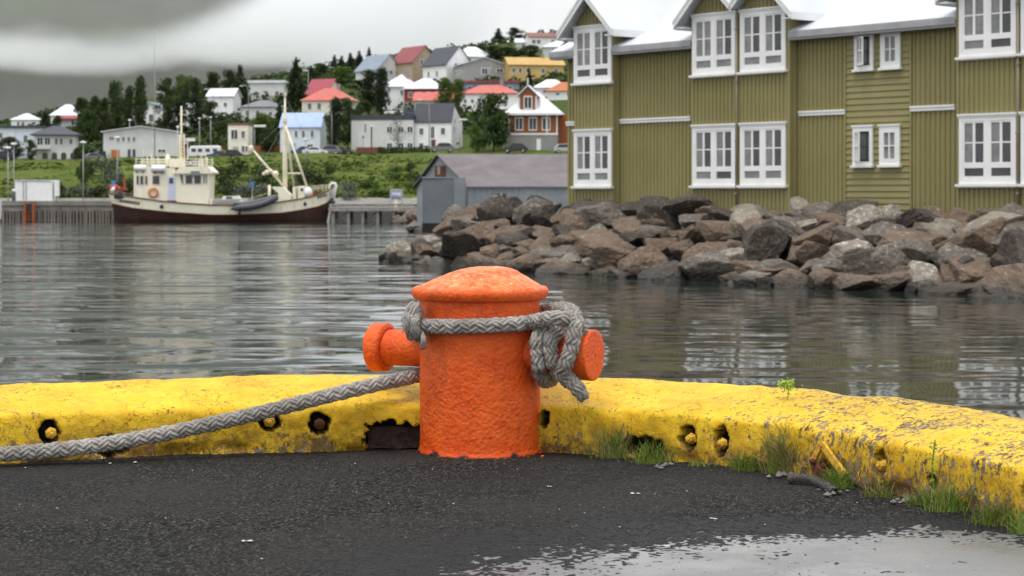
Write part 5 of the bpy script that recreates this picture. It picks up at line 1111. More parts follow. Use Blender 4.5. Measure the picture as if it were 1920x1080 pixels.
def house(label, px, pb, w, d, h, roof, rise, wm, rm, ang=0, wins=(), D=None, oh=.4, chim=None, cat='house', base=None, doors=(), z=None):
    D = D or D_from(px, pb); m = D / F; w, d, h, rise = w * m, d * m, h * m, rise * m
    x0 = (px - CX) / F * D; zg = CAMZ - (pb - HY) / F * D if z is None else z
    c, s = math.cos(R(ang)), math.sin(R(ang)); ext = (w / 2) * abs(s) + (d / 2) * abs(c)
    e = tag(empty('house', (x0, D + ext * .6, zg), R(ang)), label, cat); wmat, rmat = HM[wm], HM[rm]; W, Dp = w / 2, d / 2
    mb = MB(); mb.box(-W, W, -Dp, Dp, -3.5, h)
    if roof == 'gx': mb.prism([(-W, -Dp, h), (-W, Dp, h), (-W, 0, h + rise)], (0, 0, 0), (w, 0, 0))
    if roof == 'gy': mb.prism([(-W, -Dp, h), (W, -Dp, h), (0, -Dp, h + rise)], (0, 0, 0), (0, d, 0))
    if roof == 'sx': mb.prism([(-W, -Dp, h), (-W, Dp, h), (-W, -Dp * .55, h + rise)], (0, 0, 0), (w, 0, 0))
    mb.build('wall', wmat, e)
    if base: MB().box(-W - .04, W + .04, -Dp - .04, Dp + .04, -3.5, base * m).build('foundation', HM['concrete_base'], e)
    mb = MB(); t = .16
    def slab(poly): mb.prism(poly, (0, 0, .02), (0, 0, t))
    if roof in ('gx', 'sx'):
        yr = 0 if roof == 'gx' else -Dp * .55
        for y in (-Dp, Dp): k = rise / abs(yr - y); ye = y + math.copysign(oh, y); slab([(-W - oh, ye, h - oh * k), (W + oh, ye, h - oh * k), (W + oh, yr, h + rise), (-W - oh, yr, h + rise)])
    elif roof == 'gy':
        for x in (-W, W): k = rise / W; xe = x + math.copysign(oh, x); slab([(xe, -Dp - oh, h - oh * k), (xe, Dp + oh, h - oh * k), (0, Dp + oh, h + rise), (0, -Dp - oh, h + rise)])
    elif roof == 'hip':
        q = max(0, W - Dp); qd = max(0, Dp - W); A, B = (-q, -qd, h + rise), (q, qd, h + rise); a, b = W + oh, Dp + oh; z_ = h - .05
        if q >= qd:
            vs = [(-a, -b, z_), (a, -b, z_), (a, b, z_), (-a, b, z_), (-q, 0, h + rise), (q, 0, h + rise)]; mb.add(vs, [(0, 1, 5, 4), (1, 2, 5), (2, 3, 4, 5), (3, 0, 4), (3, 2, 1, 0)])
        else:
            vs = [(-a, -b, z_), (a, -b, z_), (a, b, z_), (-a, b, z_), (0, -qd, h + rise), (0, qd, h + rise)]; mb.add(vs, [(0, 1, 4), (1, 2, 5, 4), (2, 3, 5), (3, 0, 4, 5), (3, 2, 1, 0)])
        mb.box(-a, a, -b, b, z_ - .14, z_ - .004)
    elif roof == 'flat': mb.box(-W - oh, W + oh, -Dp - oh, Dp + oh, h, h + max(rise, .15))
    elif roof == 'lean': mb.prism([(-W - oh, -Dp - oh, h + .02), (-W - oh, Dp + oh, h + rise), (-W - oh, Dp + oh, h + rise + .2), (-W - oh, -Dp - oh, h + .22)], (0, 0, 0), (w + 2 * oh, 0, 0))
    rf = mb.build('roof', rmat, e)
    if roof == 'lean': MB().prism([(-W, -Dp, h - .01), (-W, Dp, h - .01), (-W, Dp, h + rise)], (0, 0, 0), (w, 0, 0)).build('wall', wmat, e)
    if chim is not None: MB().box(chim * W - .35, chim * W + .35, -.35, .35, h, h + rise + 1.0).build('chimney', HM['concrete_base'] if chim else HM['brown_roof'], rf)
    def onface(f_, u, v, ww, wh, obj):
        ww *= m; wh *= m
        if f_ == 'f': obj.location = (-W + u * w, -Dp - .012, v * h)
        elif f_ == 'l': obj.location = (-W - .012, Dp - u * d, v * h); obj.rotation_euler = (0, 0, R(-90))
        else: obj.location = (W + .012, -Dp + u * d, v * h); obj.rotation_euler = (0, 0, R(90))
        obj.scale = (ww, 1, wh)
    for (f_, u, v, ww, wh) in wins:
        o = link('window', WFR, e); onface(f_, u, v, ww, wh, o); link('pane', WPA, o)
    for (f_, u, v, ww, wh, mt) in doors:
        o = link('door', MB().box(-.5, .5, -.05, .03, -.5, .5).mesh('door', HM[mt] if mt in HM else M[mt]), e); onface(f_, u, v, ww, wh, o)
    e['_d'] = D; return e, m, (W, Dp, h, rise)
row = lambda f_, us, v, w, h: [(f_, u, v, w, h) for u in us]
# front row along the road
house('white two storey house with steep black front roof behind the parked grey car', 821, 286, 74, 62, 60, 'sx', 31, 'white_render', 'dark_roof', -18, row('f', (.2, .78), .66, 9, 14) + [('f', .5, .62, 8, 26), ('f', .2, .2, 9, 13), ('r', .25, .72, 7, 12), ('r', .3, .98, 6, 10), ('r', .55, .3, 14, 6)], D=349, oh=.2, doors=[('f', .52, .22, 9, 22, 'hatch'), ('f', .8, .16, 14, 18, 'gutter')])
house('flat roofed pale grey building with dark roof edge behind the clipped hedge', 722, 287, 118, 70, 62, 'flat', 9, 'pale_grey_render', 'dark_roof', -8, row('f', (.62, .8, .95), .70, 12, 13) + row('f', (.62, .8, .95), .22, 12, 11) + [('f', .33, .48, 4, 46), ('f', .23, .75, 3, 20)], D=350, oh=.1)
e, m, q = house('rust red boarded house with white trim and stone basement beside the green house', 1003, 283, 92, 78, 70, 'hip', 42, 'rust_boards', 'pale_roof', -6, row('f', (.22, .50, .77), .72, 16, 25) , D=348, oh=.9, base=30, doors=[('f', .62, .16, 8, 22, 'white')])
W, Dp, h, rise = q
for x in (-W, W - .2, W * .55): MB().box(x, x + .25, -Dp - .10, -Dp - .045, 30 * m, h - .1).build('corner_board', M['white'], e)
MB().box(-W - .1, W + .1, -Dp - .14, -Dp - .05, 29.5 * m, 33 * m).build('belt_board', M['white'], e); MB().box(-W - .9, W + .9, -Dp - 1.02, -Dp - .92, h - .35, h + .05).build('eave_board', M['white'], e)
dw = 30 * m; dx0 = -W + 22 * m; dz = h + 2 * m
mb = MB(); mb.box(dx0, dx0 + dw, -Dp - .1, Dp * .3, h, h + 34 * m).prism([(dx0, 0, h + 34 * m), (dx0 + dw, 0, h + 34 * m), (dx0 + dw / 2, 0, h + 49 * m)], (0, -Dp - .1, 0), (0, Dp * .3, 0)); mb.build('dormer_wall', HM['rust_boards'], e)
mb = MB()
for sg in (-1, 1):
    xm = dx0 + dw / 2; mb.prism([(xm, 0, h + 51 * m), (xm + sg * (dw / 2 + .5), 0, h + 31 * m), (xm + sg * (dw / 2 + .5), 0, h + 33 * m), (xm, 0, h + 54 * m)], (0, -Dp - .5, 0), (0, Dp * .5, 0))
mb.box(xm - .12, xm + .12, -Dp - .5, -Dp - .3, h + 52 * m, h + 66 * m); mb.build('dormer_roof', HM['pale_roof'], e)
o = link('window', WFR, e); o.location = (xm, -Dp - .13, h + 20 * m); o.scale = (16 * m, 1, 25 * m); link('pane', WPA, o); MB().box(dx0 + dw - .1, dx0 + dw + .2, -Dp - .16, -Dp - .11, h, h + 33 * m).build('corner_board', M['white'], e)
mb = MB(); mb.box(-W - 12 * m, -W - .1, -Dp + 1, -Dp + 3, 29 * m, 31 * m).box(-W - 12 * m, -W - 10.5 * m, -Dp + 1, -Dp + 1.3, -1, 45 * m).box(-W - 10.4 * m, -W - .1, -Dp + 1, -Dp + 1.06, 31.1 * m, 40 * m); mb.build('porch', M['white'], e)
MB().box(W - 2 * m, W + 42 * m, -Dp + 2, Dp, -3, h * .98).build('side_wing', HM['rust_boards'], e)
house('light blue roofed white house behind the boat fore mast', 567, 290, 76, 60, 52, 'gx', 26, 'blue_white_render', 'light_blue_roof', -6, row('f', (.40, .58, .80), .74, 6, 14) + [('f', .75, .25, 12, 14), ('f', .12, .3, 9, 20)], D=350, oh=.25, doors=[('f', .30, .2, 14, 22, 'light_blue_roof')])
house('narrow cream two storey building with tall dark window above the parked cars', 449, 297, 38, 40, 62, 'flat', 4, 'cream_render', 'brown_roof', -5, [('f', .32, .72, 15, 20), ('f', .76, .72, 8, 15), ('f', .76, .28, 7, 14), ('f', .93, .28, 5, 12)], D=346, oh=.1, doors=[('f', .38, .18, 10, 21, 'gutter')])
house('large pale grey two storey hall with brown door behind the boat wheelhouse', 262, 302, 138, 84, 54, 'gy', 10, 'pale_grey_render', 'pale_roof', 6, [('f', .11, .78, 10, 5)] + row('f', (.2, .27, .34, .41), .75, 5, 10) + [('f', .78, .35, 16, 6), ('l', .3, .6, 8, 8)], D=347, oh=.5, doors=[('f', .16, .19, 15, 21, 'orange_roof'), ('f', .345, .20, 5, 22, 'dark_roof'), ('f', .41, .20, 5, 22, 'dark_roof')])
e, m, q = house('grey villa with dark hip roof and a row of arches below its balcony', 102, 304, 74, 60, 52, 'hip', 17, 'pale_grey_render', 'dark_roof', 8, row('f', (.12, .3), .74, 12, 16) + row('f', (.52, .64), .74, 6, 14) + [('f', .88, .74, 6, 12)], D=346, oh=.9)
W, Dp, h, rise = q
for k in range(4):
    x = -W + (18 + k * 17) * m; mb = MB(); r_ = 5 * m; pts = [(x - r_, 0, 0), (x + r_, 0, 0)] + [(x + r_ * math.cos(math.pi * j / 8), 0, 12 * m + r_ * math.sin(math.pi * j / 8)) for j in range(9)]
    mb.prism(pts, (0, -Dp - .06, .1), (0, -Dp - .012, .1)); mb.build('archway', M['hglass'], e)
mb = MB(); mb.box(-W - 16 * m, -W + 28 * m, -Dp - 1.4, -Dp - .02, 24 * m, 26 * m).box(-W - 16 * m, -W + 28 * m, -Dp - 1.4, -Dp - 1.3, 26.1 * m, 32 * m); mb.build('balcony', HM['pale_grey_render'], e)
house('white flat roofed house with dark eave at the far end of the road', 28, 292, 100, 60, 52, 'flat', 4, 'blue_white_render', 'dark_roof', 4, [('f', .24, .72, 8, 12), ('f', .70, .60, 8, 16), ('f', .5, .3, 12, 12)], D=352, oh=.4)
# second row and the hill
house('white house with low red hip roof above the black roofed house', 921, 205, 112, 75, 30, 'hip', 17, 'white_render', 'red_roof', -6, row('f', (.10, .22, .5, .75), .5, 6, 8), chim=.35)
house('white house with tall pale hip roof beside the dark red house', 752, 206, 56, 56, 44, 'hip', 24, 'white_render', 'pale_roof', -14, [('f', .66, .72, 5, 11), ('f', .66, .25, 5, 9), ('r', .5, .7, 5, 9)], chim=.35)
house('dark red boarded house with pale roof and white ground floor', 798, 206, 74, 60, 40, 'hip', 20, 'red_boards', 'pale_roof', -6, row('f', (.16, .38, .62, .84), .70, 8, 11) + row('f', (.16, .45), .2, 7, 10), base=15)
house('small pale house with red roof half hidden behind round trees', 818, 206, 78, 50, 18, 'gx', 15, 'mint_render', 'red_roof', -4, row('f', (.2, .5), .5, 7, 8), D=405)
house('grey gabled house with slate blue roof on the skyline', 708, 160, 54, 78, 30, 'gy', 28, 'pale_grey_render', 'slate_blue_roof', 36, row('f', (.3, .55, .8), .80, 7, 9))
house('tan gabled house with maroon roof on the skyline', 775, 154, 56, 76, 38, 'gy', 30, 'tan_render', 'maroon_roof', 36, row('f', (.36, .64), .96, 7, 12) + [('f', .5, .4, 8, 10)])
house('white gabled house with charcoal roof on the skyline', 838, 156, 58, 80, 36, 'gy', 33, 'white_render', 'dark_roof', 36, row('f', (.36, .62), .9, 7, 10) + row('l', (.25, .6), .5, 7, 12))
house('large grey house with low gable and pale roof side below the skyline', 898, 157, 80, 90, 36, 'gy', 12, 'grey_render', 'pale_roof', 14, [('f', .5, .62, 13, 13), ('f', .86, .68, 14, 7)] + row('l', (.3, .55, .8), .62, 9, 9))
house('white pyramid roofed house peeping over the grey gabled house', 884, 118, 66, 50, 12, 'hip', 20, 'white_render', 'pale_roof', 20, row('f', (.3, .6), .5, 6, 6))
house('yellow house with ochre roof below the topmost houses', 1000, 150, 104, 70, 28, 'gx', 15, 'yellow_boards', 'ochre_roof', 10, row('f', (.08, .2, .34, .62, .86), .60, 7, 11), chim=.35)
house('white house with brown roof standing highest on the hill', 1026, 90, 76, 50, 20, 'gx', 9, 'white_render', 'brown_roof', 8, row('f', (.12, .24, .6, .8), .55, 8, 8), chim=0.3)
house('pale mint house with white roof just below the highest house', 1050, 110, 64, 46, 22, 'hip', 12, 'mint_render', 'pale_roof', 0, row('f', (.3, .6), .6, 8, 9))
house('small white lean house with pale roof beside the dark shrubs near the hilltop', 990, 92, 46, 40, 12, 'gx', 8, 'pale_grey_render', 'pale_roof', 0, row('f', (.3, .7), .5, 6, 5))
house('blue grey boarded house with flat red brown roof behind the red hip roof', 922, 174, 104, 60, 18, 'flat', 4, 'blue_grey_boards', 'maroon_roof', -4, row('f', (.12, .3, .6, .85), .5, 8, 8))
house('white house with broad pale roof behind the rust red house', 1034, 180, 66, 50, 16, 'hip', 16, 'white_render', 'pale_roof', 0, row('f', (.3, .6), .5, 6, 6))
house('white house with orange hip roof right behind the green house corner', 1062, 186, 66, 46, 16, 'hip', 17, 'white_render', 'orange_roof', -8, row('f', (.3, .6), .6, 6, 5))
house('cream house with bright red hip roof above the light blue roof', 617, 214, 92, 70, 26, 'hip', 24, 'cream_render', 'red_roof', -8, row('f', (.16, .36), .55, 8, 13) + [('f', .7, .5, 7, 10)], chim=.35)
house('cream house with crimson gable roof behind the bright red hip roof', 605, 190, 46, 54, 14, 'gx', 28, 'cream_render', 'crimson_roof', -24, [('f', .7, .6, 7, 11), ('r', .5, .9, 8, 9)])
house('pale house with slate hip roof behind the narrow cream building', 493, 228, 74, 56, 28, 'hip', 13, 'pale_grey_render', 'grey_roof', -6, row('f', (.16, .42), .55, 8, 11) + [('f', .75, .5, 7, 9)], chim=.35)
house('low white house with thin pale roof between two dark spruces', 503, 186, 66, 44, 30, 'flat', 5, 'pale_grey_render', 'pale_roof', -6, row('f', (.2, .5, .8), .35, 8, 9))
house('white house half hidden by spruces behind the aft mast', 418, 222, 50, 48, 42, 'gx', 14, 'white_render', 'pale_roof', -10, row('f', (.35, .7), .6, 7, 9))
house('white modern house with grey gable between tall trees', 284, 236, 66, 54, 32, 'gy', 12, 'white_render', 'slate_blue_roof', -14, [('f', .62, .45, 10, 16), ('f', .25, .6, 7, 10)])
house('white cottage behind dark trees over the boat upper deck', 356, 234, 44, 44, 32, 'gx', 8, 'white_render', 'pale_roof', -8, row('f', (.3, .7), .5, 7, 9))
house('white house with pale hip roof farthest along the slope', 47, 242, 52, 46, 18, 'hip', 12, 'white_render', 'pale_roof', 6, row('f', (.25, .42), .55, 5, 8))
e, m, q = house('white house with pale upper roof and red porch roof among trees', 124, 238, 58, 48, 22, 'hip', 21, 'white_render', 'pale_roof', 6, row('f', (.3, .7), .4, 6, 8)); MB().prism([(-q[0] * .7, -q[1] - 2.2, q[2] * .62), (q[0] * 1.1, -q[1] - 2.2, q[2] * .62), (q[0] * 1.0, -q[1] - .02, q[2] * .95), (-q[0] * .6, -q[1] - .02, q[2] * .95)], (0, 0, 0), (0, 0, .2)).build('porch_roof', HM['crimson_roof'], e)
house('tan house almost hidden behind the round trees on the slope', 184, 240, 60, 40, 22, 'flat', 3, 'tan_render', 'brown_roof', 0, row('f', (.3, .7), .5, 7, 8))
tag(MB().box(0, 29, 0, .25, 0, 2.4).build('board_fence', HM['orange_roof']), 'long rust brown board fence behind the white caravan', 'fence').location = ((330 - CX) / F * 352, 353, CAMZ + (HY - 298) / F * 353)

# ---------------------------------------------------------------- trees
M['conifer'] = mat_leaf('spruce_needles', (.012, .024, .010), (.030, .046, .018)); M['leafd'] = mat_leaf('dark_leaves', (.020, .036, .010), (.055, .078, .020)); M['leafb'] = mat_leaf('bright_leaves', (.045, .085, .012), (.095, .135, .028)); M['leafg'] = mat_leaf('grey_green_leaves', (.075, .095, .065), (.13, .15, .105)); M['bark'] = plain('tree_bark', (.075, .062, .05), (.04, .035, .03), 3, .9)
def leaf_np(C, nrm, sz, mat):
    n_ = len(C); d = rng.normal(0, 1, (n_, 3)); d /= np.linalg.norm(d, axis=1)[:, None]; d = d * .75 + nrm * .6
    u = np.cross(d, rng.normal(0, 1, (n_, 3))); u /= np.linalg.norm(u, axis=1)[:, None] + 1e-9; v = np.cross(d, u); v /= np.linalg.norm(v, axis=1)[:, None] + 1e-9
    s1 = sz * rng.uniform(.6, 1.3, (n_, 1)); s2 = sz * rng.uniform(.35, .8, (n_, 1)); k = np.arange(n_)
    return np_mesh('crown', np.concatenate([C - u*s1, C + v*s2, C + u*s1, C - v*s2]), np.stack([k, k+n_, k+2*n_, k+3*n_], 1), mat, False)
def conifer_crown(seed, mat):
    r_ = random.Random(seed); C = []; N = []; Z = .10; k = 0
    while Z < .985:
        rad = .5 * (1 - Z) ** .8 * r_.uniform(.72, 1.1) + .02; nb = max(4, int(10 * (1 - Z)) + 3)
        for b in range(nb):
            a = r_.uniform(0, 6.28); L = rad * r_.uniform(.65, 1.1); nn = max(3, int(L * 95))
            for j in range(nn):
                t = (j + r_.random()) / nn; rr = L * t; z = Z - .10 * t * t * L / .4 + .03 * math.sin(t * 3)
                C.append((rr * math.cos(a) + r_.gauss(0, .035 * t), rr * math.sin(a) + r_.gauss(0, .035 * t), z + r_.gauss(0, .010))); N.append((.3 * math.cos(a), .3 * math.sin(a), .9))
        Z += .030 + .02 * (1 - Z)
    return leaf_np(np.array(C), np.array(N), .036, mat)
def leafy_crown(seed, mat, n=3200, zlo=.14, slim=1.0, clumps=22, sz=.030):
    r_ = random.Random(seed); C = []; N = []
    cl = []
    for k in range(clumps):
        z = zlo + (1 - zlo) * (k + r_.random()) / clumps; env = math.sin(math.pi * min(1, ((z - zlo) / (1 - zlo)) * .86 + .12)) ** .7 * .5
        a = r_.uniform(0, 6.28); rr = env * r_.uniform(.1, .78) * slim; s_ = r_.uniform(.10, .19); cl.append((rr * math.cos(a), rr * math.sin(a), min(z, 1 - s_ * .8), s_))
    for k in range(n):
        c = cl[r_.randrange(len(cl))]; d = Vector((r_.gauss(0, 1), r_.gauss(0, 1), r_.gauss(0, 1))).normalized(); q = c[3] * r_.uniform(.45, 1.05)
        C.append((c[0] + d.x * q * 1.25, c[1] + d.y * q * 1.25, c[2] + d.z * q * .85)); N.append(tuple(d))
    return leaf_np(np.array(C), np.array(N), sz, mat)
def trunk_mesh(seed, top, limbs=5):
    r_ = random.Random(seed); mb = MB(); mb.tube([(0, 0, -.08), (.006, 0, top * .5), (0, .005, top)], [.022, .016, .004], 6)
    for k in range(limbs): a = r_.uniform(0, 6.28); z = top * r_.uniform(.3, .7); l_ = r_.uniform(.12, .28); mb.tube([(0, 0, z), (l_ * math.cos(a), l_ * math.sin(a), z + l_ * .8)], [.009, .003], 4)
    return mb.mesh('trunk', M['bark'])
CR = {'spruce': [conifer_crown(k, M['conifer']) for k in range(4)], 'pine': [leafy_crown(40 + k, M['conifer'], 3200, .14, .95, 24) for k in range(3)], 'dark': [leafy_crown(20 + k, M['leafd']) for k in range(4)], 'green': [leafy_crown(30 + k, M['leafb']) for k in range(3)], 'poplar': [leafy_crown(50 + k, M['leafd'], 3200, .10, .8, 26) for k in range(3)], 'sparse': [leafy_crown(60, M['leafg'], 600, .25, 1.0, 14, .022)]}
TR = [trunk_mesh(k, .8) for k in range(3)]; trn = 0
def tree(px, yt, w, kind, D, label):
    global trn
    x = (px - CX) / F * D; z = TZ(x, D) - .2; h = (HY - yt) / F * D + CAMZ - z; wd = w / F * D
    nm = {'spruce': 'spruce_tree', 'pine': 'pine_tree'}.get(kind, 'broadleaf_tree')
    e = tag(empty(nm, (x, D, z), random.uniform(0, 6.28)), label, 'tree'); e.scale = (wd * 1.08, wd * 1.08, h); trn += 1
    link('crown', CR[kind][trn % len(CR[kind])], e); link('trunk', TR[trn % 3], e)
for a in [
 (218, 150, 42, 'poplar', 440, 'tall slender tree nearest the tan house, first of three by the flagpole'), (243, 160, 34, 'poplar', 437, 'shorter middle tree of the three slender trees by the flagpole'), (262, 142, 44, 'poplar', 443, 'tallest of the three slender trees, next to the flagpole'),
 (156, 182, 44, 'dark', 436, 'round topped tree in front of the tan house, beside the red porch roof'), (179, 179, 30, 'dark', 444, 'narrow tree between two round topped trees before the tan house'), (196, 183, 34, 'dark', 438, 'round topped tree before the tan house, close to the slender trees'),
 (312, 146, 42, 'dark', 520, 'tree just past the flagpole on the upper slope'), (342, 140, 52, 'green', 525, 'wide lighter green tree above the white cottage'), (362, 145, 42, 'dark', 515, 'darker tree beside the wide lighter green tree'),
 (399, 134, 44, 'dark', 500, 'tall broadleaf tree behind the curved lamp above the aft mast'), (430, 131, 36, 'dark', 505, 'slim tree touching the darkest spruce above the white hidden house'), (450, 123, 54, 'spruce', 470, 'darkest broad spruce above the narrow cream building'),
 (555, 107, 66, 'spruce', 452, 'biggest spruce, standing beside the crimson roof'), (600, 118, 44, 'dark', 600, 'round dark tree on the skyline behind the crimson roof'), (583, 122, 24, 'spruce', 590, 'small spruce between the biggest spruce and the round dark tree'),
 (627, 103, 26, 'spruce', 612, 'first slim spruce of the skyline row above the red hip roof'), (641, 104, 24, 'spruce', 620, 'second slim spruce of the skyline row above the red hip roof'), (657, 99, 30, 'spruce', 610, 'bushy spruce in the middle of the skyline row'), (674, 95, 30, 'spruce', 606, 'bushy spruce of the skyline row next to the slate blue roof'), (692, 88, 20, 'spruce', 628, 'thin spruce spire rising behind the slate blue roof'), (733, 108, 18, 'spruce', 640, 'spruce tip between the slate blue and maroon roofs'),
 (640, 124, 60, 'green', 540, 'bright round tree below the skyline spruce row'), (676, 150, 60, 'dark', 520, 'dark spreading tree under the slate blue roof'), (690, 130, 50, 'pine', 425, 'tall dark pine standing before the slate blue roofed house'), (716, 126, 46, 'pine', 420, 'tall dark pine touching the pale hip roof'),
 (628, 182, 48, 'pine', 346, 'dark pine at the end of the light blue roofed house'), (652, 184, 50, 'dark', 352, 'dark round tree between the pine and the flat roofed building'), (672, 196, 36, 'dark', 398, 'dark tree behind the flat roofed building end'),
 (832, 146, 46, 'green', 398, 'rounded tree in front of the dark red house'), (857, 148, 40, 'green', 402, 'rounded tree before the grey gabled house, close to the red roof'), (926, 176, 84, 'dark', 345, 'broad leafy tree beside the rust red house'), (893, 232, 34, 'green', 344, 'low leafy tree leaning on the black roofed house'),
 (992, 127, 32, 'spruce', 430, 'lone dark spruce behind the rust red house gable'), (934, 53, 34, 'spruce', 640, 'tall spruce beside the highest white house'), (966, 52, 44, 'dark', 636, 'round crowned tree next to the highest white house'), (806, 92, 22, 'spruce', 625, 'spruce spire between maroon and charcoal roofs'),
 (884, 80, 30, 'spruce', 585, 'ragged spruce behind the white pyramid roof'), (902, 84, 40, 'dark', 575, 'dark tree between the pyramid roof and the tall spruce'), (925, 86, 50, 'dark', 570, 'dark shrubby tree below the tall spruce'), (955, 88, 60, 'dark', 566, 'wide dark shrubby tree below the round crowned tree'), (995, 84, 46, 'dark', 560, 'dark shrubby tree beside the small lean house'), (1062, 72, 46, 'spruce', 540, 'dark conifer cut by the green house roof'), (1034, 138, 50, 'green', 500, 'low green tree in front of the yellow house'), (976, 128, 30, 'green', 498, 'small green tree at the near end of the yellow house'),
 (85, 206, 44, 'spruce', 425, 'dark conifer between the two pale hip roofs on the slope'), (108, 216, 30, 'dark', 420, 'small dark tree beside the slope conifer'), (165, 206, 50, 'dark', 392, 'large dark tree above the arched villa roof end'), (194, 208, 54, 'dark', 388, 'large dark tree between the villa and the pale grey hall'), (18, 256, 56, 'dark', 340, 'dense round bush like tree before the white flat roofed house'), (146, 276, 26, 'dark', 338, 'small clipped tree at the corner of the arched villa'), (58, 262, 26, 'dark', 340, 'small dark tree by the villa balcony'),
 (312, 178, 46, 'dark', 402, 'dark tree behind the ridge of the pale grey hall'), (336, 186, 50, 'pine', 400, 'dark pine behind the aft mast ladder'), (368, 176, 46, 'pine', 405, 'dark pine above the white caravan'), (392, 190, 52, 'dark', 400, 'dark tree above the brown board fence end'), (418, 216, 40, 'dark', 385, 'dark tree behind the narrow cream building'), (432, 248, 40, 'green', 350, 'bright low tree hugging the narrow cream building'),
 (492, 212, 62, 'green', 362, 'bright leafy tree between cream building and boat boom'), (524, 184, 34, 'spruce', 372, 'dark slim spruce beside the light blue roof'), (478, 232, 40, 'dark', 356, 'dark leafy tree right behind the street lamp with box head'), (506, 240, 50, 'dark', 352, 'dark spreading tree under the slim spruce'), (482, 158, 60, 'dark', 545, 'dark tree line clump under the thin pale roof'), (745, 218, 44, 'sparse', 338, 'thin grey young tree standing before the flat roofed building')]:
    tree(*a)
def shrub_mesh(seed, mat, n=650):
    r_ = random.Random(seed); C = []; N = []; cl = [(r_.gauss(0, .28), r_.gauss(0, .2), r_.uniform(.2, .62), r_.uniform(.2, .36)) for _ in range(9)]
    for k in range(n):
        c = cl[r_.randrange(9)]; d = Vector((r_.gauss(0, 1), r_.gauss(0, 1), r_.gauss(.2, 1))).normalized(); q = c[3] * r_.uniform(.5, 1.05); C.append((c[0] + d.x * q, c[1] + d.y * q, max(.0, c[2] + d.z * q))); N.append(tuple(d))
    return leaf_np(np.array(C), np.array(N), .055, mat)
SB = {'d': [shrub_mesh(k, M['leafd']) for k in range(3)], 'g': [shrub_mesh(k + 5, M['leafg']) for k in range(2)], 'b': [shrub_mesh(k + 9, M['leafb']) for k in range(2)]}
KN = {'d': 'dark green', 'g': 'grey green', 'b': 'bright green'}
def shrub(px, pb, w, h, kind, where):
    D = D_from(px, pb, 186); m = D / F; x = (px - CX) / F * D
    o = link('shrub', SB[kind][random.randrange(len(SB[kind]))], None, (x, D, TZ(x, D) - .1), random.uniform(0, 6.28)); o.scale = (w * m, w * m, h * m)
    tag(o, f'{KN[kind]} shrub growing on the grassy bank {where}', 'shrub', 'shrubs on the grassy bank')
for a in [(158, 352, 34, 58, 'd'), (172, 330, 34, 40, 'd'), (200, 345, 44, 62, 'g'), (214, 352, 34, 40, 'g'), (120, 368, 46, 32, 'd'), (140, 372, 60, 28, 'g'), (185, 372, 50, 34, 'd'), (108, 375, 40, 20, 'd'), (235, 376, 44, 50, 'd')]: shrub(*a, 'behind the boat stern')
for a in [(430, 352, 60, 52, 'd'), (460, 338, 56, 48, 'd'), (490, 352, 44, 44, 'd'), (448, 372, 70, 34, 'g'), (415, 375, 50, 44, 'd'), (482, 376, 60, 38, 'g'), (520, 372, 46, 40, 'd')]: shrub(*a, 'between wheelhouse and fore mast')
for a in [(560, 345, 56, 44, 'd'), (592, 352, 48, 40, 'd'), (610, 335, 40, 30, 'd'), (570, 375, 50, 34, 'd')]: shrub(*a, 'behind the fore mast legs')
for a in [(646, 372, 36, 40, 'g'), (658, 380, 30, 26, 'g'), (690, 352, 44, 24, 'b'), (738, 338, 40, 22, 'b'), (762, 326, 34, 26, 'd'), (715, 366, 60, 20, 'b'), (765, 360, 30, 24, 'b'), (735, 376, 36, 10, 'd'), (776, 345, 30, 30, 'd')]: shrub(*a, 'between boat bow and shed')
def hedge(px0, px1, pb, h, D, label):
    m = D / F; w = (px1 - px0) * m; n_ = int(w * 110); C = np.stack([rng.uniform(-w/2, w/2, n_), rng.uniform(-.6, .6, n_), rng.uniform(0, h * m, n_)], 1)
    o = link('hedge', leaf_np(C, np.tile([0, -.5, .5], (n_, 1)), .22, M['leafd']), None, (((px0 + px1) / 2 - CX) / F * D, D, CAMZ - (pb - HY) / F * D - .1)); tag(o, label, 'hedge')
hedge(708, 786, 288, 13, 333, 'long clipped dark hedge in front of the flat roofed building'); hedge(786, 806, 288, 15, 332, 'short dark hedge by the thin lamp post and grey car')
# undergrowth between the houses: low bushes that read as one mass
foot = [(o.location.x, o.location.y) for o in COL.objects if o.name.startswith('house') and o.type == 'EMPTY']
C = []; N = []; r_ = random.Random(9)
while len(C) < 38000:
    y = r_.uniform(350, 690); x = r_.uniform(-.28, .05) * y
    if min((x - a) ** 2 + (y - b - 1) ** 2 for a, b in foot) < 42: continue
    if mn.noise(Vector((x * .045, y * .03, 2))) < (.02 if CX + F * x / y < 420 else -.12): continue
    z = TZ(x, y); s_ = r_.uniform(.8, 2.0); hh = s_ * r_.uniform(.7, 1.5)
    for k in range(26): d = Vector((r_.gauss(0, 1), r_.gauss(0, 1), abs(r_.gauss(.3, 1)))).normalized(); C.append((x + d.x * s_, y + d.y * s_, z + d.z * hh)); N.append(tuple(d))
tag(link('undergrowth', leaf_np(np.array(C), np.array(N), .55, M['leafd'])), kind='stuff')
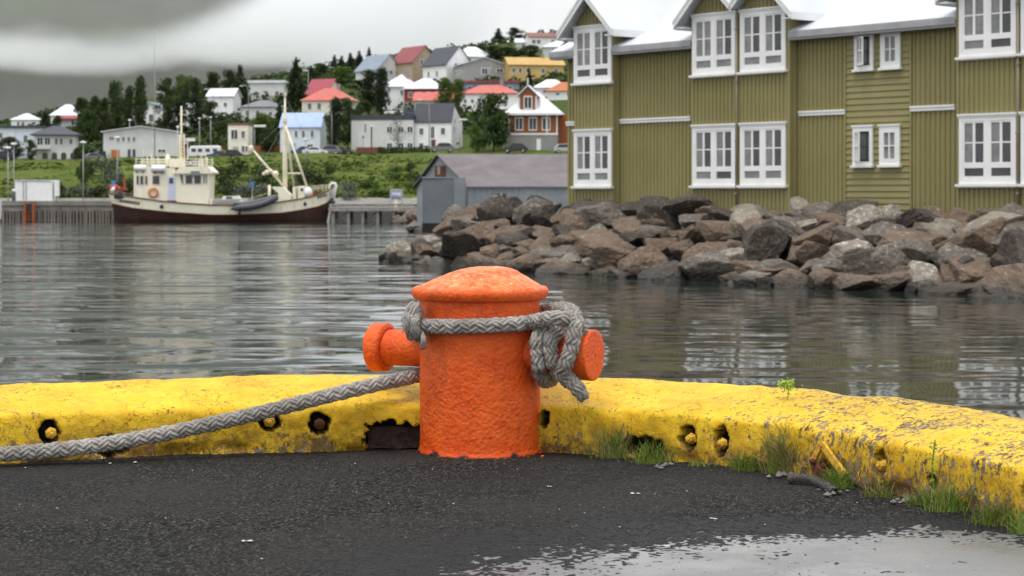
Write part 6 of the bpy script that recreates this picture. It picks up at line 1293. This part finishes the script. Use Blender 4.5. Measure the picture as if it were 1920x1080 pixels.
# ---------------------------------------------------------------- cars, caravan, lamps, signs
CARC = {'grey': (.16, .165, .17), 'dark': (.025, .027, .032), 'white': (.7, .7, .7), 'blue': (.06, .09, .14), 'silver': (.4, .41, .42)}
CM = {k: NT('car_paint_' + k).set(col=v, rough=.25, spec=.5) for k, v in CARC.items()}; M['tyre'] = plain('tyre', (.015, .015, .015), None, 5, .8); M['lamp'] = plain('lamp_lens', (.6, .6, .58), None, 5, .2); M['tail'] = plain('tail_lens', (.35, .02, .02), None, 5, .2)
CB = {}
def car(px, pb, D, colour, kind, label, flip=False, yaw=0, z=None):
    x = (px - CX) / F * D; e = tag(empty('parked_car', (x, D, (CAMZ - (pb - HY) / F * D) if z is None else z), R(yaw + (180 if flip else 0))), label, 'car'); L, Wd = (4.4, .88); top = 1.72 if kind == 'suv' else 1.45
    pr_ = [(-2.2, .35), (-2.18, .85), (-2.0, .98), (-1.15, 1.02), (1.75, 1.05), (2.15, .95), (2.2, .4)] if kind == 'suv' else [(-2.2, .3), (-2.2, .65), (-1.9, .80), (-1.0, .92), (1.5, .95), (2.15, .88), (2.2, .35)]
    mb = MB(); mb.prism([(a, 0, b) for a, b in pr_], (0, -Wd, 0), (0, Wd, 0)); rf = [(-1.2, 1.0), (-.55, top - .04), (-.2, top), (1.2, top - .03), (1.95, 1.04)] if kind == 'suv' else [(-1.1, .9), (-.35, top - .03), (.7, top), (1.75, .94)]
    mb.prism([(a, 0, b) for a, b in rf], (0, -Wd * .86, 0), (0, Wd * .86, 0)); mb.build('body', CM[colour], e, .05)
    gl = [(-1.0, 1.04), (-.5, top - .12), (1.15, top - .12), (1.7, 1.06)] if kind == 'suv' else [(-.9, .95), (-.3, top - .1), (.65, top - .08), (1.45, .96)]
    mb = MB(); mb.prism([(a, 0, b) for a, b in gl], (0, -Wd * .86 - .02, 0), (0, Wd * .86 + .02, 0)); mb.box(.05, .13, -Wd * .86 - .03, Wd * .86 + .03, .98, top - .1); mb.build('window', M['hglass'], e)
    for wx_ in (-1.4, 1.35):
        for wy in (-Wd - .01, Wd - .19):
            w = MB().lathe([(.05, 0), (.33, 0), (.34, .03), (.34, .17), (.33, .2), (.05, .2)], 14, (wx_, wy, .34), (0, 1, 0)).build('wheel', M['tyre'], e); MB().lathe([(.03, 0), (.2, 0), (.18, .03)], 10, (wx_, wy - .012 if wy < 0 else wy + .19, .34), (0, 1, 0)).build('rim', CM['silver'], w)
    for y in (-.6, .6): MB().box(-2.235, -2.17, y - .2, y + .2, .62, .76).build('headlight', M['lamp'], e); MB().box(2.17, 2.235, y - .2, y + .2, .7, .86).build('tail_light', M['tail'], e)
car(829, 286, 336, 'grey', 'suv', 'grey estate car parked before the black roofed house', yaw=6); car(967, 287, 338, 'dark', 'suv', 'dark car parked before the stone basement of the rust red house', yaw=-5); car(1060, 288, 336, 'silver', 'suv', 'silver car half hidden by the green house corner', True, 8)
car(568, 290, 338, 'blue', 'sedan', 'dark blue car parked before the light blue roofed house', yaw=4); car(590, 291, 334, 'white', 'sedan', 'white car parked between the dark blue and grey cars', True, 10); car(617, 291, 336, 'grey', 'suv', 'grey car parked beneath the curved lamp by the pine', yaw=-6); car(640, 291, 340, 'dark', 'sedan', 'dark low car parked beside the dark round tree', True)
car(432, 299, 335, 'dark', 'suv', 'dark car parked at the narrow cream building', yaw=12); car(411, 298, 340, 'blue', 'sedan', 'blue grey car parked beside the white caravan', yaw=-10); car(3, 302, 338, 'dark', 'suv', 'dark car cut off beside the round bush like tree', yaw=4); car(171, 302, 342, 'grey', 'sedan', 'grey car parked between the villa and the hall', yaw=30); car(186, 301, 345, 'dark', 'suv', 'dark car parked close to the hall wall', yaw=50)
for a in ((740, 210, 'white', 'white car parked up the slope below the pale hip roofed house'), (768, 212, 'blue', 'blue car parked up the slope below the dark red house')):
    D = D_from(a[0], a[1]) - 12; x = (a[0] - CX) / F * D; car(a[0], a[1], D, a[2], 'sedan', a[3], z=TZ(x, D) + .3)
D = 342; cv = tag(empty('caravan', ((385 - CX) / F * D, D, CAMZ - (298 - HY) / F * D)), 'long white caravan with dark windows standing before the brown board fence', 'caravan'); m = D / F
mb = MB(); mb.prism([(-30 * m, 0, 4 * m), (-30 * m, 0, 17 * m), (-26 * m, 0, 24 * m), (26 * m, 0, 25 * m), (29 * m, 0, 22 * m), (29 * m, 0, 4 * m)], (0, -1.1, 0), (0, 1.1, 0)); mb.build('body', M['whitep'], cv, .15)
for x in (-20, -8, 6, 20): MB().box((x - 4) * m, (x + 4) * m, -1.14, -1.105, 13 * m, 19 * m).build('window', M['hglass'], cv)
for x in (-12, 10): MB().lathe([(.05, 0), (.33, 0), (.34, .2), (.05, .2)], 12, (x * m, -1.1, .36), (0, 1, 0)).build('wheel', M['tyre'], cv)
M['gpole'] = plain('galvanised_pole', (.38, .39, .40), (.30, .31, .32), 3, .5, metal=.3)
def lamp(px, yt, D, style, label, lean=1, zb=None):
    x = (px - CX) / F * D; z = TZ(x, D) if zb is None else zb; h = CAMZ + (HY - yt) / F * D - z; e = tag(empty('street_lamp', (x, D, z)), label, 'street lamp'); r_ = .055 if D < 250 else .09
    if style == 'curve':
        MB().tube([(0, 0, -.3), (0, 0, h * .8)] + [(lean * (1 - math.cos(t)) * h * .07, 0, h * .8 + math.sin(t) * h * .2) for t in (.5, 1, 1.57)] + [(lean * h * .15, 0, h * .99)], [r_, r_] + [r_ * .7] * 4, 7).build('pole', M['gpole'], e); MB().box(*sorted((lean * h * .13, lean * (h * .13 + .8))), -.14, .14, h * .985 - .08, h * .985 + .07).build('lamp_head', M['whitep'], e, .05)
    elif style == 'box':
        MB().tube([(0, 0, -.3), (0, 0, h)], [r_, r_ * .7], 7).build('pole', M['gpole'], e); MB().box(*sorted((-.05, lean * 1.35)), -.2, .2, h - .16, h + .1).build('lamp_head', M['whitep'], e, .05)
    else:
        MB().tube([(0, 0, -.3), (0, 0, h)], [r_, r_ * .7], 7).build('pole', M['gpole'], e); MB().lathe([(.1, h - .12), (.32, h - .03), (.32, h + .06), (.1, h + .12)], 12).build('lamp_head', M['whitep'], e)
for a in [(15, 277, 180, 'top', 'short dock lamp on a thick pole behind the white container'), (26, 270, 184, 'top', 'taller dock lamp with white head beside the thick pole lamp'), (156, 267, 186, 'top', 'dock lamp with white disc head before the dark bank shrubs'), (220, 258, 190, 'top', 'dock lamp rising behind the boat stern before the hall'),
          (477, 236, 230, 'box', 'tall grey lamp with long white box head beside the boat boom'), (466, 160, 420, 'curve', 'curved neck lamp beside the darkest spruce', -1), (400, 166, 410, 'curve', 'curved neck lamp against the trees over the caravan', -1), (309, 172, 430, 'curve', 'curved neck lamp just past the flagpole', -1), (622, 202, 340, 'curve', 'curved neck lamp in front of the dark pine', -1), (805, 186, 336, 'curve', 'curved neck lamp before the black front roof', -1), (862, 224, 334, 'box', 'thin lamp at the side wall of the black roofed house', 1), (573, 262, 215, 'top', 'low dark lamp on the bank under the light blue roofed house'), (918, 128, 470, 'top', 'thin pale post before the large grey gabled house'), (578, 132, 470, 'box', 'thin lamp post beside the biggest spruce', -1), (627, 126, 540, 'curve', 'curved neck lamp before the bright round tree', -1), (374, 222, 345, 'top', 'thin post behind the caravan, beside the aft mast'), (395, 220, 348, 'top', 'thin post behind the caravan, beside the brown fence end'), (243, 225, 352, 'top', 'thin pale mast before the pale grey hall roof')]: lamp(*a)
D = 338; x = (290 - CX) / F * D; z = TZ(x, D); h = CAMZ + (HY - 60) / F * D - z
fl = tag(empty('flagpole', (x, D, z)), 'very tall white flagpole rising above all roofs before the pale grey hall', 'flagpole'); MB().tube([(0, 0, -.3), (0, 0, h * .6), (0, 0, h)], [.09, .07, .03], 8).build('pole', M['gpole'], fl); MB().lathe([(.02, h), (.07, h + .08), (.07, h + .16), (.02, h + .25)], 8).build('finial', M['whitep'], fl)
bluesign(213, 343, 176, qz, 'small blue sign on a post behind the boat stern'); bluesign(473, 345, 178, .0, 'blue square sign on a pole behind the inflatable dinghy'); bluesign(681, 257, 332, CAMZ + (HY - 288) / F * 332, 'blue sign on a post before the flat roofed building')
MB_ = MB().box(0, 4.6, 0, .3, 0, 1.1).build('low_wall', HM['brown_boards']); MB_.location = ((668 - CX) / F * 333, 333, CAMZ + (HY - 288) / F * 333); tag(MB_, 'low brown board screen at the foot of the blue sign by the hedge', 'screen')
